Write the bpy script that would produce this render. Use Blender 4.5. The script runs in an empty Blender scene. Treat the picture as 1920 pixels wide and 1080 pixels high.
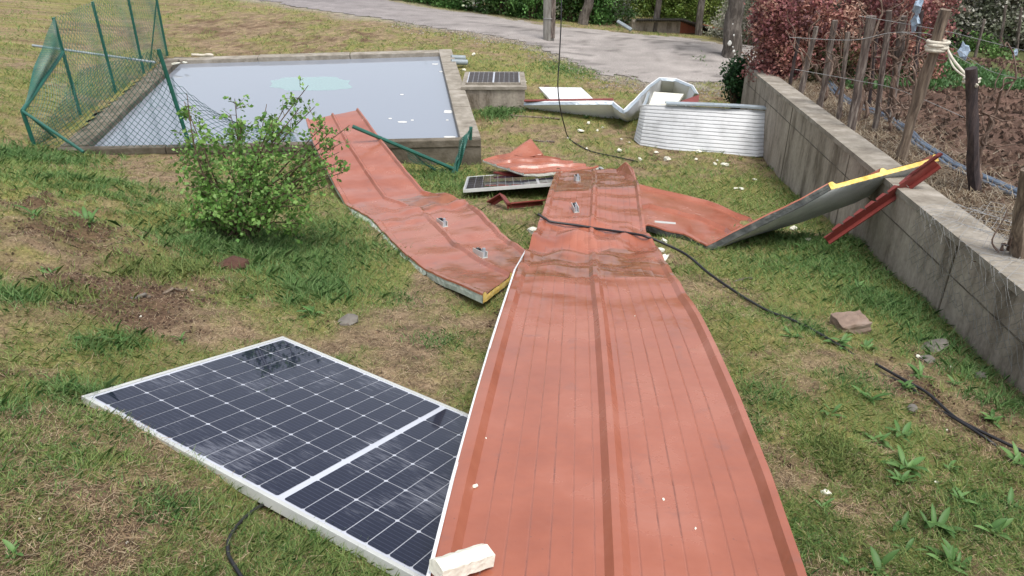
import bpy, bmesh, math, random
import numpy as np
from mathutils import Vector, Matrix
R = math.radians
random.seed(7)
rng = np.random.default_rng(11)
sc = bpy.context.scene
COL = sc.collection

# ---------------------------------------------------------------- camera, sky, sun, exposure
FPX = 1400.0; PITCH = R(27.7)
cam_d = bpy.data.cameras.new('camera')
cam_d.sensor_width = 36.0; cam_d.lens = 36.0 * FPX / 1920.0
cam_d.clip_start = 0.05; cam_d.clip_end = 500
cam = bpy.data.objects.new('camera', cam_d); COL.objects.link(cam)
cam.location = (0, 0, 0); cam.rotation_euler = (R(90) - PITCH, 0, 0)
sc.camera = cam
SUN_EL, SUN_AZ = 68, 150
w = bpy.data.worlds.new('World'); sc.world = w; w.use_nodes = True
nt = w.node_tree; nt.nodes.clear()
sky = nt.nodes.new('ShaderNodeTexSky'); sky.sky_type = 'NISHITA'; sky.sun_disc = False
sky.sun_elevation = R(SUN_EL); sky.sun_rotation = R(SUN_AZ); sky.dust_density = 3.0; sky.air_density = 1.0
hs = nt.nodes.new('ShaderNodeHueSaturation'); hs.inputs['Saturation'].default_value = 0.38
bg = nt.nodes.new('ShaderNodeBackground'); bg.inputs['Strength'].default_value = 0.13
wo = nt.nodes.new('ShaderNodeOutputWorld')
nt.links.new(sky.outputs[0], hs.inputs['Color']); nt.links.new(hs.outputs[0], bg.inputs[0]); nt.links.new(bg.outputs[0], wo.inputs[0])
sl = bpy.data.lights.new('sun', 'SUN'); sl.energy = 1.4; sl.angle = R(24); sl.color = (1, .97, .92)
so = bpy.data.objects.new('sun', sl); COL.objects.link(so)
sd = Vector((math.sin(R(SUN_AZ)) * math.cos(R(SUN_EL)), math.cos(R(SUN_AZ)) * math.cos(R(SUN_EL)), math.sin(R(SUN_EL))))
so.rotation_euler = sd.to_track_quat('Z', 'Y').to_euler(); so.location = (0, 0, 20)
sc.view_settings.view_transform = 'Standard'; sc.view_settings.look = 'None'
sc.view_settings.gamma = 1; sc.view_settings.exposure = 0.85

# ---------------------------------------------------------------- measuring helpers (pixels of the photograph -> world points)
FW = np.array([0, math.cos(PITCH), -math.sin(PITCH)]); UP = np.array([0, math.sin(PITCH), math.cos(PITCH)]); RT = np.array([1., 0, 0])
def ray(px, py): return ((px - 960) / FPX) * RT + ((540 - py) / FPX) * UP + FW
def P(px, py, h):
    r = ray(px, py); return r * (-h / r[2])
def PZ(px, py, Z): return ray(px, py) * Z
def PD(px, py, D):
    r = ray(px, py); return r * (D / r[1])

# ---------------------------------------------------------------- numpy noise
def vnoise(x, y, seed=0):
    xi = np.floor(x).astype(np.int64); yi = np.floor(y).astype(np.int64)
    fx = x - xi; fy = y - yi; fx = fx * fx * (3 - 2 * fx); fy = fy * fy * (3 - 2 * fy)
    def h(a, b):
        n = (a * 374761393 + b * 668265263 + seed * 982451653) & 0x7fffffff
        n = ((n ^ (n >> 13)) * 1274126177) & 0x7fffffff
        return ((n ^ (n >> 16)) & 0xffff) / 65535.0
    return (h(xi, yi) * (1 - fx) + h(xi + 1, yi) * fx) * (1 - fy) + (h(xi, yi + 1) * (1 - fx) + h(xi + 1, yi + 1) * fx) * fy
def fbm(x, y, seed=0, octv=4):
    x = np.asarray(x, float); y = np.asarray(y, float)
    s = 0; a = .5; t = 0
    for k in range(octv):
        s = s + a * vnoise(x, y, seed + k * 17); t += a; a *= .5; x = x * 2.03 + 5.1; y = y * 2.03 + 3.7
    return s / t
def sstep(a, b, x):
    t = np.clip((x - a) / (b - a), 0, 1); return t * t * (3 - 2 * t)

# ---------------------------------------------------------------- terrain height: a thin plate through measured points
CT = [(-1.76, 2.5, -1.88), (-1.24, 3.46, -2.17), (-.81, 2.03, -1.96), (.15, 1.5, -2.0), (-.29, 2.99, -2.22), (.7, 2.5, -2.18),
      (2.6, 1.5, -2.15), (2.84, 3.65, -2.46), (3.2, 6.4, -2.84), (3.85, 10.2, -3.42), (1.3, 1.4, -2.02), (1.4, 4.0, -2.36), (2, 0, -1.95),
      (0, 0, -1.75), (-2.5, 0.5, -1.55), (0.2, 5.2, -2.56), (1.2, 6.5, -2.84), (.6, 8.6, -3.14),
      (-4.5, 9.3, -3.0), (-2.5, 9.4, -3.12), (-.5, 9.8, -3.27), (-5.9, 9.2, -2.92), (-1.5, 7.6, -2.96), (-.6, 6.8, -2.82), (-6.6, 12, -2.86),
      (-1.0, 4.7, -2.42), (3.2, 16, -3.5), (-7.1, 15.9, -2.9), (-1.4, 16.8, -2.97), (-4, 16.6, -2.93), (1, 14, -3.2), (0.0, 12.9, -3.24), (2.4, 10.6, -3.36),
      (-2, 40, -3.3), (15, 40, -4.4), (-25, 40, -2.6), (12, 24, -3.9), (-15, 5, -1.2), (-8, 2, -.6), (9, 3, -3.0), (9, 12, -3.4)]
for px, py, h in [(0, 600, 1.72), (0, 420, 1.95), (0, 310, 2.32), (400, 480, 2.32), (150, 335, 2.72), (300, 330, 2.86), (0, 200, 2.6), (0, 100, 2.6), (0, 5, 2.4),
                  (300, 50, 2.78), (540, 15, 2.7), (1000, 72, 3.12), (1370, 105, 3.45), (1250, 72, 3.35), (1230, 60, 3.62), (250, 520, 2.05), (0, 900, 1.6)]:
    CT.append(tuple(P(px, py, h)[:2]) + (-h,))
CT = np.array(CT)
def _k(r2): return 0.5 * r2 * np.log(r2 + 1e-9)
_n = len(CT)
_d2 = ((CT[:, None, :2] - CT[None, :, :2]) ** 2).sum(-1)
_K = _k(_d2) + np.eye(_n) * 0.15
_Q = np.c_[np.ones(_n), CT[:, :2]]
_M = np.block([[_K, _Q], [_Q.T, np.zeros((3, 3))]])
_W = np.linalg.solve(_M, np.r_[CT[:, 2], 0, 0, 0])
def H(x, y):
    x = np.asarray(x, float); y = np.asarray(y, float); s = x.shape
    xf = x.ravel(); yf = y.ravel(); out = np.empty_like(xf)
    for i in range(0, len(xf), 20000):
        a = xf[i:i + 20000]; b = yf[i:i + 20000]
        d = (a[:, None] - CT[None, :, 0]) ** 2 + (b[:, None] - CT[None, :, 1]) ** 2
        out[i:i + 20000] = _k(d) @ _W[:_n] + _W[_n] + _W[_n + 1] * a + _W[_n + 2] * b
    near = np.exp(-((yf - 4) / 9) ** 2)
    out += (fbm(xf * 1.3, yf * 1.3, 3, 3) - .5) * .10 * (.35 + near * .65) + (fbm(xf * 7, yf * 7, 5, 2) - .5) * .022
    # clods on the left bank, a small mole hill
    bank = sstep(-1.6, -3.0, xf) * np.exp(-((yf - 5) / 2.6) ** 2)
    out += bank * ((fbm(xf * 3.2, yf * 3.2, 9, 3) - .5) * .30 + (.5 - np.abs(fbm(xf * 1.6, yf * 1.6, 11, 3) - .5) * 4) * .06)
    return out.reshape(s)
def PG(px, py, dz=0.0):
    t = np.linspace(1.2, 60, 900); r = ray(px, py)
    pts = t[:, None] * r; d = pts[:, 2] - H(pts[:, 0], pts[:, 1]) - dz
    i = np.argmax(d < 0)
    if i == 0: i = 1
    a = d[i - 1] / (d[i - 1] - d[i]); return r * (t[i - 1] + a * (t[i] - t[i - 1]))
def onG(p, dz=0.0):
    return np.array([p[0], p[1], float(H(np.array([p[0]]), np.array([p[1]]))[0]) + dz])

# ---------------------------------------------------------------- object helpers
def tag(o, label=None, cat=None, group=None, kind=None):
    if label: o['label'] = label
    if cat: o['category'] = cat
    if group: o['group'] = group
    if kind: o['kind'] = kind
    return o
def empty(name, loc, label=None, cat=None, group=None):
    o = bpy.data.objects.new(name, None); COL.objects.link(o); o.location = Vector(loc); o.empty_display_size = .1
    return tag(o, label, cat, group)
def mobj(name, V, Fc, mat, parent=None, smooth=False, sharp=None, cols=None, fmats=None):
    me = bpy.data.meshes.new(name)
    me.from_pydata([tuple(map(float, v)) for v in V], [], [tuple(map(int, f)) for f in Fc]); me.update()
    mats = mat if isinstance(mat, (list, tuple)) else [mat]
    for m in mats: me.materials.append(m)
    if fmats is not None: me.polygons.foreach_set('material_index', np.array(fmats, dtype=np.int32))
    if smooth:
        me.polygons.foreach_set('use_smooth', np.ones(len(me.polygons), dtype=bool))
        if sharp: me.set_sharp_from_angle(angle=R(sharp))
    if cols is not None:
        ca = me.color_attributes.new('Col', 'FLOAT_COLOR', 'POINT')
        c4 = np.ones((len(V), 4)); c4[:, :3] = cols; ca.data.foreach_set('color', c4.ravel())
    o = bpy.data.objects.new(name, me); COL.objects.link(o)
    if parent is not None:
        o.parent = parent
        me.transform(Matrix.Translation(-parent.location))
    return o
def setorigin(o, loc=None):
    """put a top-level mesh object's origin at its base"""
    me = o.data
    co = np.empty(len(me.vertices) * 3); me.vertices.foreach_get('co', co); co = co.reshape(-1, 3)
    if loc is None: loc = (co[:, 0].mean(), co[:, 1].mean(), co[:, 2].min())
    me.transform(Matrix.Translation(-Vector(loc))); o.location = Vector(loc); return o
def npmesh(name, co, nper, mat, cols=None, parent=None):
    """fast mesh of separate polygons, each with nper vertices; co (N*nper,3)"""
    n = len(co) // nper
    me = bpy.data.meshes.new(name)
    me.vertices.add(len(co)); me.vertices.foreach_set('co', np.asarray(co, np.float32).ravel())
    me.loops.add(len(co)); me.loops.foreach_set('vertex_index', np.arange(len(co), dtype=np.int32))
    me.polygons.add(n); me.polygons.foreach_set('loop_start', np.arange(0, len(co), nper, dtype=np.int32))
    me.update(calc_edges=True)
    me.materials.append(mat)
    if cols is not None:
        ca = me.color_attributes.new('Col', 'FLOAT_COLOR', 'POINT')
        c4 = np.ones((len(co), 4), np.float32); c4[:, :3] = cols; ca.data.foreach_set('color', c4.ravel())
    o = bpy.data.objects.new(name, me); COL.objects.link(o)
    if parent is not None:
        o.parent = parent; me.transform(Matrix.Translation(-parent.location))
    return o
class MB:
    def __init__(s): s.V = []; s.F = []
    def add(s, V, Fc):
        n = len(s.V); s.V += [np.array(v, float) for v in V]; s.F += [tuple(i + n for i in f) for f in Fc]; return s
    def hexa(s, b4, t4):
        return s.add(list(b4) + list(t4), [(3, 2, 1, 0), (4, 5, 6, 7), (0, 1, 5, 4), (1, 2, 6, 5), (2, 3, 7, 6), (3, 0, 4, 7)])
    def box(s, c, d, yaw=0, M=None):
        c = np.array(c, float); hx, hy, hz = d[0] / 2, d[1] / 2, d[2] / 2
        cs, sn = math.cos(yaw), math.sin(yaw)
        q = [(-hx, -hy), (hx, -hy), (hx, hy), (-hx, hy)]
        f = lambda z: [c + np.array([x * cs - y * sn, x * sn + y * cs, z]) for x, y in q]
        b, t = f(-hz), f(hz)
        if M is not None:
            b = [c + M @ (v - c) for v in b]; t = [c + M @ (v - c) for v in t]
        return s.hexa(b, t)
    def tube(s, pts, rad, n=8, cap=True, wob=0, flat=1.0):
        pts = [np.array(p, float) for p in pts]; m = len(pts)
        if not hasattr(rad, '__len__'): rad = [rad] * m
        T = []
        for i in range(m):
            t = pts[min(i + 1, m - 1)] - pts[max(i - 1, 0)]; T.append(t / (np.linalg.norm(t) + 1e-9))
        ref = np.array([0, 0, 1.]) if abs(T[0][2]) < .9 else np.array([1., 0, 0])
        u = np.cross(T[0], ref); u /= np.linalg.norm(u); base = len(s.V)
        for i in range(m):
            u = u - T[i] * (u @ T[i]); u /= np.linalg.norm(u) + 1e-9; v = np.cross(T[i], u)
            for k in range(n):
                a = 2 * math.pi * k / n; rr = rad[i] * (1 + (random.uniform(-wob, wob) if wob else 0))
                s.V.append(pts[i] + u * math.cos(a) * rr + v * math.sin(a) * rr * flat)
        for i in range(m - 1):
            for k in range(n):
                a = base + i * n + k; b = base + i * n + (k + 1) % n
                s.F.append((a, b, b + n, a + n))
        if cap:
            s.F.append(tuple(base + k for k in range(n))[::-1]); s.F.append(tuple(base + (m - 1) * n + k for k in range(n)))
        return s
    def build(s, name, mat, parent=None, **k): return mobj(name, s.V, s.F, mat, parent, **k)
def smooth_path(pts, n=8):
    pts = [np.array(p, float) for p in pts]; out = []
    for i in range(len(pts) - 1):
        p0 = pts[max(i - 1, 0)]; p1 = pts[i]; p2 = pts[i + 1]; p3 = pts[min(i + 2, len(pts) - 1)]
        for k in range(n):
            t = k / n
            out.append(.5 * ((2 * p1) + (-p0 + p2) * t + (2 * p0 - 5 * p1 + 4 * p2 - p3) * t * t + (-p0 + 3 * p1 - 3 * p2 + p3) * t ** 3))
    out.append(pts[-1]); return out

# ---------------------------------------------------------------- materials
def newmat(name):
    m = bpy.data.materials.new(name); m.use_nodes = True
    n = m.node_tree.nodes; b = n['Principled BSDF']; return m, n, m.node_tree.links, b
def N(n, t, **kw):
    x = n.new(t)
    for k, v in kw.items():
        if k in x.inputs: x.inputs[k].default_value = v
        else: setattr(x, k, v)
    return x
def ramp(n, stops):
    r = n.new('ShaderNodeValToRGB'); e = r.color_ramp.elements
    while len(e) < len(stops): e.new(.5)
    for i, (p, c) in enumerate(stops):
        e[i].position = p; e[i].color = (c[0], c[1], c[2], 1) if hasattr(c, '__len__') else (c, c, c, 1)
    return r
def mixc(n, l, fac, a, b, mode='MIX'):
    m = n.new('ShaderNodeMix'); m.data_type = 'RGBA'; m.blend_type = mode
    for sock, v in ((0, fac), (6, a), (7, b)):
        if hasattr(v, 'is_linked') or hasattr(v, 'links'): l.new(v, m.inputs[sock])
        elif sock == 0: m.inputs[0].default_value = v
        else: m.inputs[sock].default_value = (v[0], v[1], v[2], 1)
    return m.outputs[2]
def noisy(name, cols, scale=5, rough=.8, bump=.2, bscale=None, detail=6, metal=0, spec=.5, stretch=None, coat=0, bdist=.01):
    """general mottled material: colour ramp over noise, with bump"""
    m, n, l, b = newmat(name)
    tc = N(n, 'ShaderNodeTexCoord'); mp = N(n, 'ShaderNodeMapping'); l.new(tc.outputs['Object'], mp.inputs[0])
    if stretch: mp.inputs['Scale'].default_value = stretch
    a = N(n, 'ShaderNodeTexNoise', Scale=scale, Detail=detail, Roughness=.65); l.new(mp.outputs[0], a.inputs[0])
    k = len(cols); r = ramp(n, [(.28 + .44 * i / (k - 1), c) for i, c in enumerate(cols)]); l.new(a.outputs[0], r.inputs[0])
    l.new(r.outputs[0], b.inputs['Base Color'])
    b.inputs['Roughness'].default_value = rough; b.inputs['Metallic'].default_value = metal; b.inputs['Specular IOR Level'].default_value = spec
    if coat: b.inputs['Coat Weight'].default_value = coat; b.inputs['Coat Roughness'].default_value = .15
    if bump:
        c = N(n, 'ShaderNodeTexNoise', Scale=bscale or scale * 4, Detail=5); l.new(mp.outputs[0], c.inputs[0])
        bu = N(n, 'ShaderNodeBump', Strength=bump, Distance=bdist); l.new(c.outputs[0], bu.inputs['Height']); l.new(bu.outputs[0], b.inputs['Normal'])
    return m
def leafmat(name, sat=1.0, trans=.25, rough=.5):
    m, n, l, b = newmat(name)
    at = N(n, 'ShaderNodeVertexColor', layer_name='Col'); l.new(at.outputs[0], b.inputs['Base Color'])
    b.inputs['Roughness'].default_value = rough; b.inputs['Specular IOR Level'].default_value = .25
    tr = N(n, 'ShaderNodeBsdfTranslucent'); l.new(at.outputs[0], tr.inputs[0])
    mx = N(n, 'ShaderNodeMixShader'); mx.inputs[0].default_value = trans
    l.new(b.outputs[0], mx.inputs[1]); l.new(tr.outputs[0], mx.inputs[2]); l.new(mx.outputs[0], n['Material Output'].inputs[0])
    return m
def groundmat(name, amt=.35, sc_=60, bump=.6, bdist=.02):
    m, n, l, b = newmat(name)
    at = N(n, 'ShaderNodeVertexColor', layer_name='Col'); tc = N(n, 'ShaderNodeTexCoord')
    a = N(n, 'ShaderNodeTexNoise', Scale=sc_, Detail=8, Roughness=.7); l.new(tc.outputs['Object'], a.inputs[0])
    r = ramp(n, [(.3, 1 - amt), (.7, 1 + amt)]); l.new(a.outputs[0], r.inputs[0])
    # values above one are clipped by the ramp, so scale afterwards
    c = mixc(n, l, 1.0, at.outputs[0], r.outputs[0], 'MULTIPLY')
    vm = N(n, 'ShaderNodeVectorMath', operation='SCALE'); vm.inputs['Scale'].default_value = 1.0; l.new(c, vm.inputs[0])
    l.new(vm.outputs[0], b.inputs['Base Color']); b.inputs['Roughness'].default_value = .95; b.inputs['Specular IOR Level'].default_value = .15
    a2 = N(n, 'ShaderNodeTexNoise', Scale=sc_ * .6, Detail=8, Roughness=.75); l.new(tc.outputs['Object'], a2.inputs[0])
    bu = N(n, 'ShaderNodeBump', Strength=bump, Distance=bdist); l.new(a2.outputs[0], bu.inputs['Height']); l.new(bu.outputs[0], b.inputs['Normal'])
    return m
M = {}
M['ground'] = groundmat('ground_soil', .45, 55, .8, .02)
M['gravel'] = groundmat('gravel', .3, 40, .7, .02)
M['soil'] = groundmat('tilled_soil', .45, 30, .9, .05)
M['grass'] = leafmat('grass_blades', trans=.3, rough=.6)
M['leaf'] = leafmat('leaves', trans=.3, rough=.45)
def redskin():
    m, n, l, b = newmat('red_painted_steel')
    tc = N(n, 'ShaderNodeTexCoord')
    a = N(n, 'ShaderNodeTexNoise', Scale=2.2, Detail=7, Roughness=.6); l.new(tc.outputs['Object'], a.inputs[0])
    r = ramp(n, [(.3, (.27, .083, .048)), (.52, (.34, .113, .068)), (.70, (.385, .15, .102))]); l.new(a.outputs[0], r.inputs[0])
    # dusty grey-brown smudges
    d = N(n, 'ShaderNodeTexNoise', Scale=5.5, Detail=4, Roughness=.5, Distortion=.6); l.new(tc.outputs['Object'], d.inputs[0])
    dr = ramp(n, [(.62, 0), (.76, .5)]); l.new(d.outputs[0], dr.inputs[0])
    c = mixc(n, l, dr.outputs[0], r.outputs[0], (.20, .10, .085))
    sp = N(n, 'ShaderNodeTexNoise', Scale=70, Detail=2); l.new(tc.outputs['Object'], sp.inputs[0])
    sr = ramp(n, [(.73, 0), (.76, .7)]); l.new(sp.outputs[0], sr.inputs[0])
    c2 = mixc(n, l, sr.outputs[0], c, (.16, .075, .06))
    # rain water with washed-in dirt standing in the dents (vertex attribute, broken up by noise)
    wt_ = N(n, 'ShaderNodeVertexColor', layer_name='Col'); wn = N(n, 'ShaderNodeTexNoise', Scale=3.5, Detail=4); l.new(tc.outputs['Object'], wn.inputs[0]); wm_ = N(n, 'ShaderNodeMath', operation='MULTIPLY'); wm_.inputs[1].default_value = .5; l.new(wn.outputs[0], wm_.inputs[0])
    ws = N(n, 'ShaderNodeSeparateColor'); l.new(wt_.outputs[0], ws.inputs[0])
    wa_ = N(n, 'ShaderNodeMath', operation='ADD'); l.new(ws.outputs[0], wa_.inputs[0]); l.new(wm_.outputs[0], wa_.inputs[1])
    wr_ = ramp(n, [(.66, 0), (.76, .85)]); l.new(wa_.outputs[0], wr_.inputs[0])
    wc = N(n, 'ShaderNodeTexNoise', Scale=11, Detail=5); l.new(tc.outputs['Object'], wc.inputs[0])
    wcr = ramp(n, [(.35, (.17, .065, .035)), (.65, (.27, .11, .06))]); l.new(wc.outputs[0], wcr.inputs[0])
    gn = N(n, 'ShaderNodeTexNoise', Scale=4.5, Detail=6, Roughness=.75); l.new(tc.outputs['Object'], gn.inputs[0]); gr_ = ramp(n, [(.46, .05), (.66, .8)]); l.new(gn.outputs[0], gr_.inputs[0])
    gm = N(n, 'ShaderNodeMath', operation='MULTIPLY'); l.new(ws.outputs[1], gm.inputs[0]); l.new(gr_.outputs[0], gm.inputs[1])
    c2 = mixc(n, l, gm.outputs[0], c2, (.12, .045, .035))
    c3 = mixc(n, l, wr_.outputs[0], c2, wcr.outputs[0])
    l.new(c3, b.inputs['Base Color'])
    rr = ramp(n, [(.35, .15), (.65, .30)]); l.new(a.outputs[0], rr.inputs[0])
    rx_ = N(n, 'ShaderNodeMix'); rx_.data_type = 'FLOAT'; l.new(wr_.outputs[0], rx_.inputs[0]); l.new(rr.outputs[0], rx_.inputs[2]); rx_.inputs[3].default_value = .12; l.new(rx_.outputs[0], b.inputs['Roughness'])
    b.inputs['Specular IOR Level'].default_value = .5
    b2 = N(n, 'ShaderNodeTexNoise', Scale=9, Detail=3); l.new(tc.outputs['Object'], b2.inputs[0])
    bu = N(n, 'ShaderNodeBump', Strength=.22, Distance=.02); l.new(b2.outputs[0], bu.inputs['Height']); l.new(bu.outputs[0], b.inputs['Normal'])
    return m
M['red'] = redskin()
M['redwet'] = noisy('red_steel_wet_with_dirt', [(.20, .085, .05), (.30, .12, .07), (.36, .15, .10)], 4, .18, .15, 10)
M['darkred'] = noisy('dark_red_steel', [(.16, .03, .025), (.24, .05, .04)], 8, .4, .1)
M['foam'] = noisy('foam_white', [(.62, .60, .48), (.80, .79, .70)], 12, .9, .5, 50)
M['foamy'] = noisy('foam_yellow', [(.62, .40, .07), (.80, .56, .16), (.82, .66, .30)], 14, .9, .6, 50)
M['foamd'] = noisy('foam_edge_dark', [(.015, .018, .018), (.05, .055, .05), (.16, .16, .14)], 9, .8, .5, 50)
M['white'] = noisy('white_painted_steel', [(.68, .69, .70), (.80, .81, .82), (.85, .86, .86)], 3, .38, .12, 9)
M['greywhite'] = noisy('grey_white_steel_underside', [(.28, .29, .285), (.42, .43, .41), (.5, .5, .48)], 4, .5, .2, 12)
M['silver'] = noisy('galvanised_edge', [(.30, .35, .40), (.48, .54, .58)], 10, .4, .1, metal=.3)
M['alu'] = noisy('aluminium_frame', [(.46, .47, .45), (.58, .59, .56)], 6, .35, .05, metal=.1)
M['grid'] = noisy('brown_grid_plate', [(.025, .018, .016), (.06, .045, .04)], 12, .45, .1)
M['whitegrey'] = noisy('dull_white_steel', [(.36, .365, .37), (.50, .51, .52), (.56, .57, .575)], 3.5, .45, .15, 9)
M['black'] = noisy('black_rubber', [(.008, .008, .010), (.02, .018, .02)], 30, .4, .1)
M['hose'] = noisy('hose_blue_grey', [(.05, .08, .12), (.13, .17, .23)], 20, .35, .1)
M['greenpaint'] = noisy('green_plastic_coated_steel', [(.008, .075, .055), (.015, .12, .085)], 9, .4, .1)
M['wire'] = noisy('grey_wire', [(.15, .15, .15), (.32, .32, .31)], 30, .5, 0)
M['stone'] = noisy('brown_stone', [(.13, .09, .07), (.24, .17, .13), (.30, .24, .20)], 6, .9, .6, 20)
M['stoneg'] = noisy('grey_stone', [(.10, .09, .08), (.22, .20, .17)], 7, .9, .6, 20)
M['rope'] = noisy('pale_cloth_rope', [(.45, .40, .32), (.66, .62, .52)], 25, .9, .4, 60)
M['bluecloth'] = noisy('blue_grey_plastic', [(.20, .27, .36), (.36, .44, .52)], 20, .6, .3)
M['stake'] = noisy('weathered_stake', [(.03, .022, .02), (.13, .10, .085), (.38, .33, .28)], 9, .9, .8, 40, stretch=(4, 4, .5))
M['stakewood'] = noisy('split_stake_wood', [(.025, .018, .015), (.17, .125, .09), (.36, .29, .21)], 7, .85, .7, 40, stretch=(5, 5, .5))
M['stakedark'] = noisy('dark_post', [(.012, .010, .012), (.05, .035, .035), (.10, .07, .06)], 8, .7, .8, 40, stretch=(4, 4, .6))
M['vine'] = noisy('vine_bark', [(.06, .035, .025), (.14, .09, .065), (.28, .22, .18)], 12, .9, .6, 50, stretch=(3, 3, .8))
M['bark'] = noisy('tree_bark', [(.035, .03, .027), (.12, .10, .085), (.26, .23, .20)], 6, .95, .9, 30, stretch=(3, 3, .7), bdist=.03)
M['twig'] = noisy('bush_twig', [(.07, .045, .03), (.16, .11, .07)], 12, .9, .3)
M['coping'] = noisy('coping_concrete', [(.16, .135, .105), (.27, .24, .195), (.40, .36, .31)], 5, .9, .6, 40)
M['oldcoping'] = noisy('mossy_concrete', [(.05, .04, .028), (.13, .11, .08), (.22, .19, .15)], 4, .9, .7, 30)
M['brick'] = noisy('orange_brick_wall', [(.30, .09, .05), (.42, .15, .09)], 6, .9, .3)
M['roofdark'] = noisy('dark_corrugated_roof', [(.02, .02, .018), (.06, .055, .05)], 6, .8, .3)
M['pvc'] = noisy('grey_pipe', [(.20, .24, .26), (.32, .36, .38)], 6, .4, .05)
def concrete_wall():
    m, n, l, b = newmat('stained_concrete')
    tc = N(n, 'ShaderNodeTexCoord'); mp = N(n, 'ShaderNodeMapping'); mp.inputs['Scale'].default_value = (1.5, 1.5, .5); l.new(tc.outputs['Object'], mp.inputs[0])
    a = N(n, 'ShaderNodeTexNoise', Scale=2.6, Detail=9, Roughness=.68); l.new(mp.outputs[0], a.inputs[0])
    r = ramp(n, [(.28, (.085, .068, .05)), (.40, (.18, .148, .112)), (.50, (.31, .265, .215)), (.68, (.43, .375, .305))]); l.new(a.outputs[0], r.inputs[0])
    a2 = N(n, 'ShaderNodeTexNoise', Scale=25, Detail=6); l.new(tc.outputs['Object'], a2.inputs[0])
    r2 = ramp(n, [(.3, .82), (.6, 1)]); l.new(a2.outputs[0], r2.inputs[0])
    c = mixc(n, l, 1, r.outputs[0], r2.outputs[0], 'MULTIPLY'); l.new(c, b.inputs['Base Color'])
    b.inputs['Roughness'].default_value = .9
    bu = N(n, 'ShaderNodeBump', Strength=.6, Distance=.012); l.new(a2.outputs[0], bu.inputs['Height']); l.new(bu.outputs[0], b.inputs['Normal'])
    return m
M['concrete'] = concrete_wall()
def reflmat():
    m, n, l, b = newmat('pale_green_reflection'); b.inputs['Base Color'].default_value = (.48, .78, .70, 1); b.inputs['Roughness'].default_value = .1; b.inputs['Alpha'].default_value = .3; return m
def watermat():
    m, n, l, b = newmat('pool_water')
    b.inputs['Base Color'].default_value = (.235, .26, .305, 1); b.inputs['Roughness'].default_value = .045; b.inputs['IOR'].default_value = 1.42
    b.inputs['Specular IOR Level'].default_value = .6
    tc = N(n, 'ShaderNodeTexCoord'); a = N(n, 'ShaderNodeTexNoise', Scale=7, Detail=3); l.new(tc.outputs['Object'], a.inputs[0])
    bu = N(n, 'ShaderNodeBump', Strength=.06, Distance=.01); l.new(a.outputs[0], bu.inputs['Height']); l.new(bu.outputs[0], b.inputs['Normal'])
    return m
M['water'] = watermat()
def cellmat():
    m, n, l, b = newmat('solar_cell')
    tc = N(n, 'ShaderNodeTexCoord'); sp = N(n, 'ShaderNodeSeparateXYZ'); l.new(tc.outputs['Object'], sp.inputs[0])
    wv = N(n, 'ShaderNodeMath', operation='MULTIPLY'); wv.inputs[1].default_value = 2 * math.pi / .0203; l.new(sp.outputs[0], wv.inputs[0])
    sn = N(n, 'ShaderNodeMath', operation='SINE'); l.new(wv.outputs[0], sn.inputs[0])
    lr = ramp(n, [(.93, 0), (.99, .28)]); l.new(sn.outputs[0], lr.inputs[0])
    c = mixc(n, l, lr.outputs[0], (.004, .006, .022), (.13, .15, .22))
    # chalky streaks of dried dirt / frost-like drops
    mp = N(n, 'ShaderNodeMapping'); mp.inputs['Scale'].default_value = (110, 9, 1); l.new(tc.outputs['Object'], mp.inputs[0])
    d = N(n, 'ShaderNodeTexNoise', Scale=1.0, Detail=4, Roughness=.7); l.new(mp.outputs[0], d.inputs[0])
    d2 = N(n, 'ShaderNodeTexNoise', Scale=2.1, Detail=3); l.new(tc.outputs['Object'], d2.inputs[0])
    mm = N(n, 'ShaderNodeMath', operation='ADD'); l.new(d.outputs[0], mm.inputs[0]); l.new(d2.outputs[0], mm.inputs[1])
    dr = ramp(n, [(.53, 0), (.62, .32)]); ml = N(n, 'ShaderNodeMath', operation='MULTIPLY'); ml.inputs[1].default_value = .5; l.new(mm.outputs[0], ml.inputs[0]); l.new(ml.outputs[0], dr.inputs[0])
    c2 = mixc(n, l, dr.outputs[0], c, (.30, .31, .36)); l.new(c2, b.inputs['Base Color'])
    b.inputs['Roughness'].default_value = .5; b.inputs['Specular IOR Level'].default_value = .1; b.inputs['Coat Weight'].default_value = 1; b.inputs['Coat Roughness'].default_value = .03; b.inputs['Coat IOR'].default_value = 1.45
    return m
M['cell'] = cellmat()
M['back'] = noisy('solar_backsheet', [(.46, .48, .54), (.56, .58, .64)], 4, .35, 0, coat=1)
# ================================================================ GROUND
# the basin's rim, measured
zr = -2.92
PA, PB, PC, PDD = [np.array(v) for v in [(-5.95, 9.44, zr), (-.42, 9.88, zr), (-1.30, 16.6, zr), (-7.08, 15.7, zr)]]
def inpoly(x, y, poly):
    x = np.asarray(x); y = np.asarray(y); c = np.zeros(x.shape, bool); n = len(poly)
    for i in range(n):
        x1, y1 = poly[i][:2]; x2, y2 = poly[(i + 1) % n][:2]
        if y1 == y2: continue
        k = ((y1 > y) != (y2 > y)) & (x < (x2 - x1) * (y - y1) / (y2 - y1) + x1); c ^= k
    return c
def shrink(poly, f):
    c = sum(np.array(p[:2]) for p in poly) / len(poly); return [c + (np.array(p[:2]) - c) * f for p in poly]
POOL = [PA, PB, PC, PDD]
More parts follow.
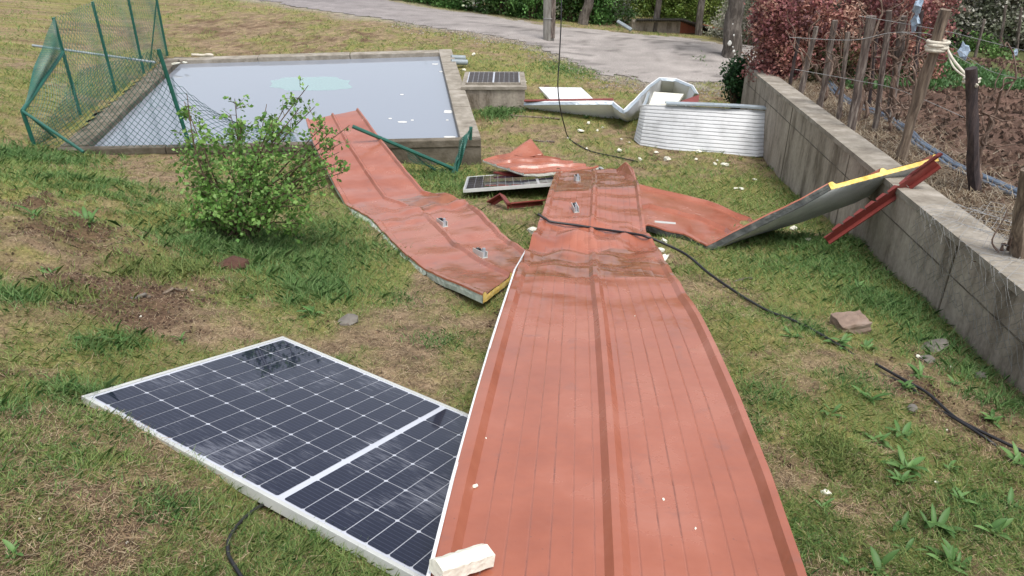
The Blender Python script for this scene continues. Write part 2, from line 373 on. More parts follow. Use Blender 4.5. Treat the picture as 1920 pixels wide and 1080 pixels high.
# retaining wall line, face towards the grass: (x, y, z of its top)
WALL = [(2.22, -1.2, -1.62), (2.50, 1.2, -1.78), (2.838, 3.65, -1.95), (3.204, 6.40, -2.15), (3.52, 8.95, -2.32), (3.855, 11.74, -2.5), (3.98, 13.0, -2.56)]
WY = np.array([p[1] for p in WALL]); WX = np.array([p[0] for p in WALL]); WZ = np.array([p[2] for p in WALL])
def wallx(y): return np.interp(y, WY, WX) + np.maximum(0, y - 13.0) * .12
def wallz(y): return np.interp(y, WY, WZ)
def garden_z(x, y):
    d = np.clip(x - wallx(y), 0, 20)
    return wallz(y) - .07 - .018 * d + (fbm(x * 2.2, y * 2.2, 21, 3) - .5) * .12 * np.clip(d - .2, 0, 1) - np.maximum(0, y - 13) * .045

# road: band of gravel across the back with a turnout reaching down the middle
def road_amount(x, y):
    # far and near edges as functions of x
    n = (fbm(x * .9, y * .9, 33, 3) - .5) + (fbm(x * 3.1, y * 3.1, 35, 3) - .5) * 2.2 * sstep(-1, 1, x)
    far = np.interp(x, [-16, -8.4, -3.0, 0.6, 4.5, 7.5, 14], [32, 28.2, 24.0, 22.2, 20.9, 19.8, 18.6])
    near = np.interp(x, [-16, -9.0, -4.5, -1.2, 0.6, 1.2, 1.8, 3.2, 4.6, 5.0, 6.2, 8, 14], [27.5, 24.0, 21.0, 19.4, 18.3, 16.8, 16.2, 15.7, 16.2, 17.6, 18.0, 17.3, 16])
    return np.minimum(far - y, (y - near)) + n * .9
gx = np.unique(np.r_[np.linspace(-40, -9, 32), np.linspace(-9, -5, 60), np.linspace(-5, 4.2, 230), np.linspace(4.2, 9, 40), np.linspace(9, 40, 20)])
gy = np.unique(np.r_[np.linspace(-6, 1, 20), np.linspace(1, 7, 150), np.linspace(7, 13, 110), np.linspace(13, 24, 110), np.linspace(24, 60, 30)])
GX, GY = np.meshgrid(gx, gy)
GZ = H(GX, GY)
BL = []   # (x, y, radius, greenness shift, bareness shift)
def blob(px, py, r, g, b=0):
    p = PG(px, py); BL.append((p[0], p[1], r, g, b))
for a in [(110, 350, .8, .5), (60, 310, .8, .4), (330, 400, .7, .25), (450, 470, .7, .5), (600, 560, .45, .5), (560, 500, .7, .4), (720, 500, .4, .25), (30, 560, .3, .35), (130, 740, .25, .3), (220, 640, .25, .35),
          (300, 860, .35, .2), (420, 1000, .3, .25), (640, 430, .5, .35), (800, 330, .9, .6), (900, 350, .6, .3), (930, 450, .6, .3), (860, 480, .4, .1),
          (1000, 130, 1.3, .5), (1070, 210, .5, .2), (930, 205, .6, .5), (1330, 380, .9, .5), (1440, 350, .9, .5), (1550, 510, .8, .55), (1700, 600, .6, .4), (1600, 560, .5, .35), (1400, 640, .4, .3), (1480, 760, .4, .25),
          (1560, 850, .25, .3), (1650, 780, .4, .2), (1250, 240, 1.0, .25), (1100, 270, .8, .15), (1390, 110, .8, .5), (130, 180, .9, .2), (230, 150, .9, .3), (1440, 1050, .3, .3), (1500, 960, .3, .2), (20, 480, .3, .2)]:
    blob(*a)
for a in [(250, 320, .8, -.5, 0), (330, 350, .6, -.5, 0), (430, 600, .4, -.35, 0), (600, 650, .4, -.4, 0), (700, 590, .4, -.4, 0), (760, 640, .3, -.25, .05), (950, 100, 1, .0, 0), (60, 100, 2, -.2, 0), (350, 60, 2.2, -.25, .2), (420, 40, 1.5, -.1, .18), (80, 60, 2.0, .1, .1),
          (500, 70, 2.5, -.2, .22), (640, 75, 1.6, -.1, .2), (30, 430, .45, -.2, .45), (100, 420, .4, -.2, .4), (180, 480, .35, -.2, .4), (230, 560, .4, -.3, .4), (300, 600, .3, -.3, .35), (130, 400, .35, -.3, .5), (260, 440, .4, -.4, .35), (190, 530, .3, -.4, .6), (60, 370, .3, -.3, .5), (330, 560, .25, -.3, .35), (390, 520, .2, -.4, .3),
          (420, 500, .14, -.6, .9), (1380, 270, .8, -.3, .45), (1450, 290, .5, -.3, .6), (1500, 700, .3, -.25, .05), (1750, 740, .3, -.3, .5), (1380, 180, 1.1, -.2, .5), (1400, 140, 1.0, -.4, .7),
          (1000, 250, .5, -.4, 0), (960, 290, .5, -.5, .05), (1150, 250, .5, -.3, 0), (1600, 820, .25, -.2, .15), (1350, 560, .3, -.3, 0), (1500, 900, .2, -.2, .1), (60, 900, .3, -.2, .1), (500, 1040, .2, -.2, 0), (230, 1010, .3, -.3, 0)]:
    blob(*a)
def fields(x, y):
    g = (fbm(x * 1.7, y * 1.7, 41, 4) - .5) * 1.6 + (fbm(x * 6, y * 6, 43, 3) - .5) * 1.5 + (fbm(x * 17, y * 17, 45, 2) - .5) * .9 + .66
    b = (fbm(x * 2.4, y * 2.4, 51, 4) - .5) * 1.3 + (fbm(x * 9, y * 9, 53, 3) - .5) * .9 - .04
    for bx, by, r, dg, db in BL:
        e = np.exp(-((x - bx) ** 2 + (y - by) ** 2) / (r * r)); g = g + e * dg; b = b + e * db
    g = g - np.exp(-((y - 19) / 4) ** 2) * .1
    return np.clip(g, 0, 1), np.clip(b, 0, 1)
def groundcol(x, y):
    g, b = fields(x, y)
    n1 = fbm(x * 14, y * 14, 61, 3)[..., None]; n2 = fbm(x * 4, y * 4, 63, 3)[..., None]
    straw = np.array([.24, .175, .11]) * (.35 + 1.3 * n1)
    moss = np.array([.175, .175, .065]) * (.6 + .8 * n1) + n2 * np.array([.05, .03, 0])
    soil = np.array([.115, .068, .045]) * (.6 + .8 * n1)
    c = straw * (1 - g[..., None]) + moss * g[..., None]
    k = sstep(.22, .72, b)[..., None] * .85
    return c * (1 - k) + soil * k
GC = groundcol(GX, GY)
ra = road_amount(GX, GY)
gk = sstep(-.9, .1, ra)[..., None] * .7
GC = GC * (1 - gk) + np.array([.30, .27, .235]) * (.7 + .6 * fbm(GX * 9, GY * 9, 71, 3)[..., None]) * gk
Vg = np.stack([GX, GY, GZ], -1).reshape(-1, 3)
ny_, nx_ = GX.shape
ii, jj = np.meshgrid(np.arange(ny_ - 1), np.arange(nx_ - 1), indexing='ij')
a = (ii * nx_ + jj).ravel(); Fq = np.stack([a, a + 1, a + nx_ + 1, a + nx_], -1)
cx = Vg[Fq].mean(1)
pin = shrink(POOL, .985)
keep = ~inpoly(cx[:, 0], cx[:, 1], pin)
# the strip under the garden is hidden by the wall, keep only a margin
keep &= ~((cx[:, 0] > wallx(cx[:, 1]) + .15) & (cx[:, 1] < 12.9) & (cx[:, 0] < 30))
Fq = Fq[keep]
gr = mobj('ground', Vg, Fq, M['ground'], smooth=True, cols=GC.reshape(-1, 3))
tag(gr, 'grassy sloping ground with patches of straw and bare brown soil', 'ground', kind='structure')

# gravel road as its own sheet, a touch above the ground
rx = np.linspace(-18, 16, 190); ry = np.linspace(14, 33, 120)
RX, RY = np.meshgrid(rx, ry); RA = road_amount(RX, RY)
RZ = H(RX, RY) + .012 + np.clip(RA, 0, 1) * .02
Vr = np.stack([RX, RY, RZ], -1).reshape(-1, 3)
ii, jj = np.meshgrid(np.arange(119), np.arange(189), indexing='ij'); a = (ii * 190 + jj).ravel(); Fr = np.stack([a, a + 1, a + 191, a + 190], -1)
Fr = Fr[(RA.reshape(-1)[Fr].mean(1) > 0) & (Vr[Fr].mean(1)[:, 0] < wallx(Vr[Fr].mean(1)[:, 1]) + 4)]
n1 = fbm(RX * 5, RY * 5, 81, 4); n2 = fbm(RX * .8, RY * 2.2, 83, 3)
RC = np.array([.325, .295, .275]) * (.72 + .5 * n1[..., None]) * (.82 + .36 * n2[..., None])
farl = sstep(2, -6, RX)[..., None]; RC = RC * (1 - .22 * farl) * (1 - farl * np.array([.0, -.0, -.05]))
mk = sstep(.58, .72, fbm(RX * 2.2, RY * 3.4, 85, 3))[..., None] * (1 - farl); RC = RC * (1 - mk * .45)
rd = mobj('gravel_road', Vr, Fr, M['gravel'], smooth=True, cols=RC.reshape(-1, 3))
tag(rd, 'pale gravel road crossing behind the lawn', 'road', kind='structure')

# garden soil behind the wall
sx = np.unique(np.r_[np.linspace(0, 6, 120), np.linspace(6, 30, 40)]); sy = np.unique(np.r_[np.linspace(-1.2, 2, 20), np.linspace(2, 14, 170), np.linspace(14, 34, 40)])
SX, SY = np.meshgrid(sx, sy); SXw = SX + wallx(SY) + .16
SZ = garden_z(SXw, SY)
clod = fbm(SXw * 5, SY * 5, 91, 4) - .5
SZ = SZ + clod * .10 * np.clip(SX - .5, 0, 1)
sh = fbm(SXw * 6, SY * 6, 93, 4)[..., None]
SC = np.array([.135, .082, .062]) * (.45 + 1.1 * sh)
near_w = np.exp(-(SX / 1.0) ** 2)[..., None]; SC = SC * (1 - .5 * near_w) + near_w * .5 * np.array([.22, .17, .12]) * (.4 + 1.2 * sh)
gp = (sstep(11.3, 12.2, SY) * sstep(.2, .8, SX))[..., None]; SC = SC * (1 - gp * .8) + gp * .8 * np.array([.12, .15, .055]) * (.5 + sh)
ns = SX.shape; ii, jj = np.meshgrid(np.arange(ns[0] - 1), np.arange(ns[1] - 1), indexing='ij'); a = (ii * ns[1] + jj).ravel(); Fs = np.stack([a, a + 1, a + ns[1] + 1, a + ns[1]], -1)
Vs = np.stack([SXw, SY, SZ], -1).reshape(-1, 3)
cs_ = Vs[Fs].mean(1); Fs = Fs[~((cs_[:, 1] > 13.0) & (cs_[:, 0] < .50 * cs_[:, 1]))]
soil = mobj('garden_soil', Vs, Fs, M['soil'], smooth=True, cols=SC.reshape(-1, 3))
tag(soil, 'dug brown vegetable garden soil behind the concrete wall', 'soil', kind='structure')

# ---------------------------------------------------------------- retaining wall
wt = .27
wy = np.arange(-1.2, 13.01, .1)
top_l = []; V = []; Fc = []
for y in wy:
    x = float(wallx(y)); z = float(wallz(y)); gz = float(H(np.array([x]), np.array([y]))[0]) - .25
    j = random.uniform(-.004, .004)
    V += [(x, y, gz), (x + j, y, z - .18), (x + j, y, z), (x + wt, y, z + j), (x + wt, y, z - .9)]
m_ = 5
for i in range(len(wy) - 1):
    for k in range(4): a = i * m_ + k; Fc.append((a, a + 1, a + m_ + 1, a + m_))
Fc.append((4, 3, 2, 1, 0)); e = (len(wy) - 1) * m_; Fc.append((e, e + 1, e + 2, e + 3, e + 4))
wr = empty('retaining_wall', (2.9, 6, -2.9), 'long stained concrete retaining wall along the right of the lawn', 'wall')
mobj('wall_body', V, Fc, M['concrete'], wr)
cap = MB()
for i, y in enumerate(np.arange(-1.2, 12.9, 2.35)):
    y2 = min(y + 2.335, 13.0); q = []
    segs = np.linspace(y, y2, 12); vb = []
    for t in segs:
        x = float(wallx(t)); z = float(wallz(t)); vb.append([(x - .012, t, z - .03), (x - .012, t, z + .018), (x + wt + .01, t, z + .018 + random.uniform(-.002, .002)), (x + wt + .01, t, z - .03)])
    Vv = [p for s_ in vb for p in s_]; FF = []
    for s_ in range(11):
        for k in range(4): a = s_ * 4 + k; b = s_ * 4 + (k + 1) % 4; FF.append((a, b, b + 4, a + 4))
    FF += [(3, 2, 1, 0), (44, 45, 46, 47)]
    cap.add(Vv, FF)
cap.build('wall_top', M['coping'], wr)
# shuttering seams on the face
sm = MB()
for y0 in np.arange(-.5, 12.5, 2.5):
    x = float(wallx(y0)); z = float(wallz(y0)); g = onG((x, y0))[2]
    sm.hexa([(x - .006, y0, g), (x - .006, y0 + .012, g), (x + .01, y0 + .012, g), (x + .01, y0, g)], [(x - .006, y0, z - .03), (x - .006, y0 + .012, z - .03), (x + .01, y0 + .012, z - .03), (x + .01, y0, z - .03)])
ys = np.arange(-1, 12.8, .3)
for dz in (.25,):
    for i in range(len(ys) - 1):
        a, b = ys[i], ys[i + 1]; xa, xb = float(wallx(a)), float(wallx(b)); za, zb = float(wallz(a)) - dz, float(wallz(b)) - dz
        sm.hexa([(xa - .005, a, za), (xb - .005, b, zb), (xb + .01, b, zb), (xa + .01, a, za)], [(xa - .005, a, za + .008), (xb - .005, b, zb + .008), (xb + .01, b, zb + .008), (xa + .01, a, za + .008)])
sm.build('formwork_seam', M['oldcoping'], wr)

# ================================================================ BASIN
bs = empty('water_basin', tuple((PA + PC) / 2 + np.array([0, 0, -.5])), 'rectangular concrete water basin full of still water', 'basin')
def rim(a, b, w_in, w_out, zt, zb, name, mat, seg=1.4, joint=.012, inward=None):
    """coping along a->b; inward is a unit vector to the water"""
    a = np.array(a); b = np.array(b); L = np.linalg.norm(b - a); t = (b - a) / L; mb = MB(); n = max(1, round(L / seg))
    for i in range(n):
        p = a + t * (L * i / n + joint / 2 * (i > 0)); q = a + t * (L * (i + 1) / n - joint / 2 * (i < n - 1)); dz = random.uniform(-.006, .006)
        pts = [p - inward * w_out, q - inward * w_out, q + inward * w_in, p + inward * w_in]
        mb.hexa([np.array([v[0], v[1], zb]) for v in pts], [np.array([v[0], v[1], zt + dz]) for v in pts])
    o = mb.build(name, mat, bs); md = o.modifiers.new('bevel', 'BEVEL'); md.width = .012; md.segments = 2
    return o
def unit(v): v = np.array(v, float); return v / np.linalg.norm(v)
inF = unit([-(PB - PA)[1], (PB - PA)[0], 0]); inB = -unit([-(PC - PDD)[1], (PC - PDD)[0], 0])
inR = unit([-(PC - PB)[1], (PC - PB)[0], 0]); inL = unit([(PDD - PA)[1], -(PDD - PA)[0], 0])
rim(PA, PB, .13, 0, zr, zr - .10, 'coping', M['oldcoping'], inward=inF)
rim(PB + inF * .132, PC + inR * .0, .28, 0, zr + .012, zr - .10, 'coping', M['coping'], seg=.8, inward=inR)
rim(PDD - inB * 0, PC + inR * .285, .30, 0, zr + .0, zr - .10, 'coping', M['coping'], seg=1.9, inward=inB)
rim(PA + inF * .132, PDD + inB * .302, .34, 0, zr + .006, zr - .10, 'coping', M['oldcoping'], inward=inL)
# basin walls beneath the coping
def wallseg(a, b, inward, w0, w1, zt, zb, mb):
    pts = [a + inward * w0, b + inward * w0, b + inward * w1, a + inward * w1]
    mb.hexa([np.array([v[0], v[1], zb]) for v in pts], [np.array([v[0], v[1], zt]) for v in pts])
mb = MB()
wallseg(PA, PB, inF, .012, .125, zr - .102, zr - 1.2, mb); o = mb.build('basin_wall', M['oldcoping'], bs)
mb = MB(); wallseg(PB + inF * .128, PC + inR * .0, inR, .012, .26, zr - .102, zr - 1.2, mb); mb.build('basin_wall', M['concrete'], bs)
mb = MB(); wallseg(PDD, PC, inB, .012, .28, zr - .102, zr - 1.2, mb); mb.build('basin_wall', M['concrete'], bs)
mb = MB(); wallseg(PA + inF * .128, PDD, inL, .012, .32, zr - .102, zr - 1.2, mb); mb.build('basin_wall', M['concrete'], bs)
# water sheet
cW = sum(POOL) / 4
wv = [p + (cW - p) * .012 for p in POOL]; zw = zr - .085
# side rows raised to the water: stay inside the walls
wa = PA + inF * .10 + inL * .25; wb = PB + inF * .10 + inR * .2; wc = PC + inR * .2 + inB * .2; wd = PDD + inL * .25 + inB * .2
wo_ = mobj('water', [np.array([p[0], p[1], zw]) for p in (wa, wb, wc, wd)], [(0, 1, 2, 3)], M['water']); tag(wo_, 'still grey blue water filling the basin', 'water', kind='structure')
setorigin(wo_)
# flat patches on the water; the turquoise one paints in a pale reflection
def flatpatch(px0, py0, px1, py1, name, mat, lab, cat, z=zw + .004, hgt=10, seed=1, grp=None):
    pts = []; rnd = random.Random(seed); n = 22
    for k in range(n):
        a = 2 * math.pi * k / n; rx_ = (px1 - px0) / 2; ry_ = (py1 - py0) / 2; f = rnd.uniform(.85, 1.05)
        c_ = abs(math.cos(a)) ** .6 * math.copysign(1, math.cos(a)); s_ = abs(math.sin(a)) ** .6 * math.copysign(1, math.sin(a))
        pts.append(P((px0 + px1) / 2 + c_ * rx_ * f, (py0 + py1) / 2 + s_ * ry_ * f, -z))
    V = pts + [p - np.array([0, 0, .003]) for p in pts]
    Fc = [tuple(range(n))] + [(i, i + n, (i + 1) % n + n, (i + 1) % n) for i in range(n)]
    o = mobj(name, V, Fc, mat); setorigin(o); tag(o, lab, cat, grp); return o
M['refl'] = reflmat()
flatpatch(505, 144, 662, 170, 'painted_reflection', M['refl'], 'pale turquoise reflection painted on a thin patch over the basin water', 'painted reflection')
M['scum'] = noisy('white_flotsam', [(.5, .5, .48), (.7, .7, .68)], 9, .8, 0)
for k, q in enumerate([(832, 206, 848, 212), (832, 255, 854, 258), (745, 227, 764, 230), (750, 176, 757, 178), (810, 119, 822, 121), (824, 133, 831, 135), (728, 221, 735, 223), (770, 224, 776, 226), (836, 224, 841, 226)]):
    flatpatch(*q, 'floating_foam_scrap', M['scum'], 'flat scrap of white foam floating on the basin water', 'foam', seed=5 + k, grp='scraps floating in the basin')

# ---------------------------------------------------------------- small tank beside the basin
tk = empty('small_tank', tuple(P(925, 205, 3.3)), 'low concrete tank attached to the right of the basin', 'tank')
x0, x1, y0, y1 = -.86, .22, 12.75, 13.95
mb = MB(); mb.hexa([(x0, y0, -3.6), (x1, y0, -3.6), (x1, y1, -3.6), (x0, y1, -3.6)], [(x0, y0, -2.90), (x1, y0, -2.90), (x1 - .06, y1, -2.90), (x0, y1, -2.90)]); mb.build('tank_wall', M['concrete'], tk)
mb = MB(); mb.hexa([(x0, y0 - .03, -2.897), (x1 + .03, y0 - .03, -2.897), (x1, y1, -2.897), (x0, y1, -2.897)], [(x0, y0 - .03, -2.85), (x1 + .03, y0 - .03, -2.85), (x1, y1, -2.85), (x0, y1, -2.85)]); mb.build('tank_lid', M['coping'], tk)
# ---------------------------------------------------------------- solar modules
def solar_module(name, A, U, Vv, nrm, W_, L_, th, label, rows=11, halves=2, cellm='cell', framem='alu'):
    """A corner, U unit vector along width W_, Vv unit along length L_"""
    r = empty(name, A, label, 'solar panel')
    Mx = Matrix((tuple(U) + (0,), tuple(Vv) + (0,), tuple(nrm) + (0,), (0, 0, 0, 1))).transposed()
    r.matrix_world = Matrix.Translation(Vector(A)) @ Mx
    def part(nm, V, Fc, mat):
        me = bpy.data.meshes.new(nm); me.from_pydata([tuple(v) for v in V], [], Fc); me.update(); me.materials.append(mat)
        o = bpy.data.objects.new(nm, me); COL.objects.link(o); o.parent = r; return o
    fr = MB(); f = .018
    fr.box((W_ / 2, f / 2, -th / 2), (W_, f, th)); fr.box((W_ / 2, L_ - f / 2, -th / 2), (W_, f, th))
    fr.box((f / 2, L_ / 2, -th / 2), (f, L_ - 2 * f - .002, th)); fr.box((W_ - f / 2, L_ / 2, -th / 2), (f, L_ - 2 * f - .002, th))
    o = part('frame', fr.V, fr.F, M[framem]); md = o.modifiers.new('bevel', 'BEVEL'); md.width = .002; md.segments = 2
    b = MB().box((W_ / 2, L_ / 2, -.008), (W_ - 2 * f, L_ - 2 * f, .006)); part('backsheet', b.V, b.F, M['back'])
    c = MB(); mx_, my_ = .030, .032; gap = .003; mid = .026 if halves == 2 else 0
    cw = (W_ - 2 * mx_) / 6; ch = (L_ - 2 * my_ - mid) / (rows * halves)
    for i in range(6):
        for j in range(rows * halves):
            xx = mx_ + i * cw; yy = my_ + j * ch + (mid if halves == 2 and j >= rows else 0)
            q = .0065; xa, xb, ya, yb = xx + gap * .7, xx + cw - gap * .7, yy + gap * .6, yy + ch - gap * .6
            lowc = (j % 2 == 0); z = -.0035
            poly = [(xa + q, ya), (xb - q, ya), (xb, ya + q), (xb, yb - q), (xb - q, yb), (xa + q, yb), (xa, yb - q), (xa, ya + q)]
            c.add([(p_[0], p_[1], z) for p_ in poly], [tuple(range(8))])
    part('solar_cells', c.V, c.F, M[cellm])
    return r
cA = np.array([-1.76365917, 2.50067003, -1.81086843]); cB = np.array([-1.24297317, 3.46215806, -2.11150584]); cM = np.array([-.80890813, 2.02817341, -1.89635489])
U_ = unit(cB - cA); V0 = cM - cA; V_ = unit(V0 - U_ * (V0 @ U_)); Nn = np.cross(U_, V_)
if Nn[2] < 0: Nn = -Nn
big_end = None
# width axis runs away, length axis to the right: keep it right-handed by starting at the far corner
panel1 = solar_module('solar_panel', cB, -U_, V_, np.cross(-U_, V_), 1.134, 2.134, .042, 'large dark solar panel lying on the grass in the foreground beside the long red sheet')
s2nl, s2nr, s2fl = P(868, 355, 2.93), P(1045, 342, 2.86), P(857, 339, 3.10)
U2 = unit(s2nr - s2nl); t2 = s2fl - s2nl; T2 = unit(t2 - U2 * (t2 @ U2))
panel2 = solar_module('solar_panel', s2nl + T2 * 1.134, -T2, U2, np.cross(-T2, U2), 1.134, 1.72, .04, 'smaller looking solar panel half under the torn red sheet in the middle distance', rows=9)
lidp = solar_module('solar_panel', np.array([-.79, 13.78, -2.812]), np.array([0, -1., 0]), np.array([1., 0, 0]), np.array([0, 0, 1.]), .90, .94, .036, 'dark gridded panel lying on top of the small concrete tank', rows=5, halves=2, cellm='grid', framem='coping')

# pipes at the corner of the basin
for k, (py, dx) in enumerate([(108, 0), (116, 4)]):
    a = P(848 - 2, py, 2.92); b = P(872 + dx, py + 1, 2.95)
    o = MB().tube([a, b], .055, 12).build('drain_pipe', M['pvc'], smooth=True, sharp=40); setorigin(o)
    tag(o, ['grey pipe at the far right corner of the basin, the farther of two', 'grey pipe at the far right corner of the basin, the nearer of two'][k], 'pipe', 'pipes at the basin corner')
M['membrane'] = noisy('pale_torn_membrane', [(.16, .20, .17), (.42, .48, .42), (.62, .64, .56)], 9, .7, .5, 40)
# ================================================================ METAL SANDWICH SHEETS
from mathutils.bvhtree import BVHTree
BV = []
root_info = {}
def rib_prof(ribs, hr, groove=True):
    pts = []
    W = 1.0
    us = {}
    def put(u, h):
        if 0 <= u <= 1: us[round(u, 5)] = h
    for c in np.arange(.0625, 1 if groove else 0, .0625):
        if all(abs(c - r_) > .06 for r_ in ribs): put(c - .004, 0); put(c, -.0020); put(c + .004, 0)
    for r_ in ribs:
        put(r_ - .036, 0); put(r_ - .012, hr); put(r_ + .012, hr); put(r_ + .036, 0)
    for c in np.linspace(0, 1, 27):
        if all(abs(c - r_) > .05 for r_ in ribs) and not any(abs(c - k) < .012 for k in us): put(c, 0)
    us[0.0] = hr * .8 if ribs[0] < .06 else 0; us[1.0] = hr * .8 if ribs[-1] > .94 else 0
    return sorted(us.items())
def corr_prof(hr=.004, step=.05):
    us = [(0, 0)]; u = 0
    while u < 1 - 1e-6:
        for d, h in ((.25, 0), (.32, -hr), (.62, -hr), (.7, 0), (1, 0)):
            uu = u + step * d
            if uu <= 1.0001: us.append((min(uu, 1), h))
        u += step
    d = {}
    for a, h in us: d[round(a, 5)] = h
    return sorted(d.items())
def sheet(name, st, label, cat='metal sheet', group=None, ribs=(.03, .5, .985), hr=.029, thick=.045, step=.035, mats=('red', 'foam', 'greywhite'), seed=0, profile=None, wet=None, smoothk=0, flipn=False, side=None, names=('top_skin', 'foam_core', 'underside_skin'), origin=None, endrag=0.0):
    """st: list of dict(L, R, c=crumple metres, k=rib factor)"""
    prof = profile or rib_prof(ribs, hr)
    Ls = [np.array(s['L'], float) for s in st]; Rs = [np.array(s['R'], float) for s in st]
    mid = [(a + b) / 2 for a, b in zip(Ls, Rs)]
    LL = []; RR = []; CC = []; KK = []; SS = []; s0 = 0
    for i in range(len(st) - 1):
        d = max(np.linalg.norm(Ls[i + 1] - Ls[i]), np.linalg.norm(Rs[i + 1] - Rs[i])); n = max(2, int(d / step))
        for k in range(n + (i == len(st) - 2)):
            t = k / n; LL.append(Ls[i] * (1 - t) + Ls[i + 1] * t); RR.append(Rs[i] * (1 - t) + Rs[i + 1] * t)
            CC.append(st[i].get('c', 0) * (1 - t) + st[i + 1].get('c', 0) * t); KK.append(st[i].get('k', 1) * (1 - t) + st[i + 1].get('k', 1) * t); SS.append(i + t)
    LL = np.array(LL); RR = np.array(RR); CC = np.array(CC); KK = np.array(KK); SS = np.array(SS)
    for _ in range(smoothk):
        for A_ in (LL, RR): A_[1:-1] = A_[1:-1] * .5 + (A_[:-2] + A_[2:]) * .25
    n = len(LL); U = RR - LL; Wd = np.linalg.norm(U, axis=1); U /= Wd[:, None]
    Mi = (LL + RR) / 2; T = np.gradient(Mi, axis=0); Nn = np.cross(U, T); Nn /= np.linalg.norm(Nn, axis=1)[:, None]
    if Nn[0][2] < 0: Nn = -Nn
    for i in range(1, n):
        if Nn[i] @ Nn[i - 1] < 0: Nn[i] = -Nn[i]
    if flipn: Nn = -Nn
    for _ in range(2): Nn[1:-1] = Nn[1:-1] * .5 + (Nn[:-2] + Nn[2:]) * .25
    Nn /= np.linalg.norm(Nn, axis=1)[:, None]
    us = np.array([p[0] for p in prof]); hs_ = np.array([p[1] for p in prof]); m = len(us)
    V = LL[:, None, :] + (RR - LL)[:, None, :] * us[None, :, None]
    sl_ = np.cumsum(np.r_[0, np.linalg.norm(np.diff(Mi, axis=0), axis=1)])
    X = us[None, :] * Wd[:, None]; Yy = np.repeat(sl_[:, None], m, 1)
    def tri(t): return np.abs((t % 1) - .5) * 2 - .5
    rq = random.Random(40 + seed); dent = 0
    for q_ in range(4):
        an = rq.uniform(-.75, .75) + (1.57 if q_ == 3 else 0); fr = rq.uniform(1.6, 3.4); ph = rq.uniform(0, 1)
        dent = dent + tri((X * math.sin(an) + Yy * math.cos(an)) * fr + ph + (fbm(X * 1.5, Yy * 1.5, 100 + seed + q_, 2) - .5) * .5) * .45
    dent = (dent * (.4 + fbm(X * 2, Yy * 2, 130 + seed, 2))) * CC[:, None]
    gentle = (fbm(X * 1.3, Yy * 1.1, 140 + seed, 2) - .5) * .022
    off = hs_[None, :] * KK[:, None] + dent + gentle
    Vt = V + Nn[:, None, :] * off[..., None]
    Vb = V + Nn[:, None, :] * (dent * .8 + gentle - thick)[..., None]
    ii, jj = np.meshgrid(np.arange(n - 1), np.arange(m - 1), indexing='ij'); a = (ii * m + jj).ravel(); F4 = np.stack([a, a + 1, a + m + 1, a + m], -1)
    root = empty(name, origin if origin is not None else Mi[0], label, cat, group)
    top = Vt.reshape(-1, 3)
    # folded flange down the right and left edges
    lip = .5 * thick
    ex = np.concatenate([Vt[:, -1] + U * .004 - Nn * lip, Vt[:, 0] - U * .004 - Nn * lip * .5]); base = len(top)
    Vall = np.concatenate([top, ex]); Fx = [tuple(f) for f in F4]
    for i in range(n - 1):
        r0 = i * m + m - 1; r1 = r0 + m; Fx.append((r0, base + i, base + i + 1, r1))
        l0 = i * m; l1 = l0 + m; Fx.append((l0, l1, base + n + i + 1, base + n + i))
    fm = None; ml = M[mats[0]]; wc_ = np.zeros((len(Vall), 3))
    if wet is not None:
        for i in range(n):
            for j in range(m): wc_[i * m + j] = wet(SS[i], us[j], 0)
        wet = None
    if profile is None:
        gj = [j for j in range(m) if -.0025 < hs_[j] < -.0015]; wc_[:n * m].reshape(n, m, 3)[:, :, 1] = 0
        for j in gj: wc_[:n * m].reshape(n, m, 3)[:, j, 1] = 1.0 if (j * 7) % 3 else .45
    if wet is not None:
        ml = [M[mats[0]], M['redwet']]; fm = []
        ucol = np.tile(np.arange(m - 1), n - 1); 
        for q in range(len(F4)):
            i = q // (m - 1); j = q % (m - 1); val = wet(SS[i], us[j], fbm(np.array([us[j] * 5]), np.array([sl_[i] * 6]), 7, 3)[0]); fm.append(1 if val else 0)
        fm += [0] * (2 * (n - 1))
    tp = mobj(names[0], Vall, Fx, ml, root, smooth=True, sharp=24, fmats=fm, cols=wc_)
    BV.append(BVHTree.FromPolygons([tuple(v) for v in Vall], Fx))
    # underside: shallow corrugation
    cp = corr_prof(.003, .05); ub = np.array([p[0] for p in cp]); hb = np.array([p[1] for p in cp]); mb_ = len(ub)
    Db = np.array([np.interp(ub, us, (dent * .8 + gentle)[i]) for i in range(n)])
    Vb2 = LL[:, None, :] + (RR - LL)[:, None, :] * (ub * .985 + .0075)[None, :, None] + Nn[:, None, :] * (Db - thick + hb[None, :] * -1)[..., None]
    ii, jj = np.meshgrid(np.arange(n - 1), np.arange(mb_ - 1), indexing='ij'); a = (ii * mb_ + jj).ravel(); Fb = np.stack([a, a + mb_, a + mb_ + 1, a + 1], -1)
    mobj(names[2], Vb2.reshape(-1, 3), Fb, M[mats[2]], root, smooth=True, sharp=24)
    BV.append(BVHTree.FromPolygons([tuple(v) for v in Vb2.reshape(-1, 3)], [tuple(f) for f in Fb]))
    # foam: a closed ring of side and end faces, a hair inside both skins
    rr = random.Random(seed); fv = []; ff = []
    def strip(tops, bots, out):
        b0 = len(fv); k = len(tops)
        for t, b_, o_ in zip(tops, bots, out):
            q = rr.uniform(.0, 1); mm = (t * .5 + b_ * .5) + o_ * (q * .006)
            fv.extend([t, mm, b_])
        for i in range(k - 1):
            for s_ in (0, 1): a_ = b0 + i * 3 + s_; ff.append((a_, a_ + 1, a_ + 4, a_ + 3))
    e = .004
    strip(Vt[:, 0] - Nn * e + U * .001, Vb[:, 0] + Nn * .002, -U); strip(Vt[:, -1] - Nn * e - U * .001, Vb[:, -1] + Nn * .002, U)
    nside = len(ff)
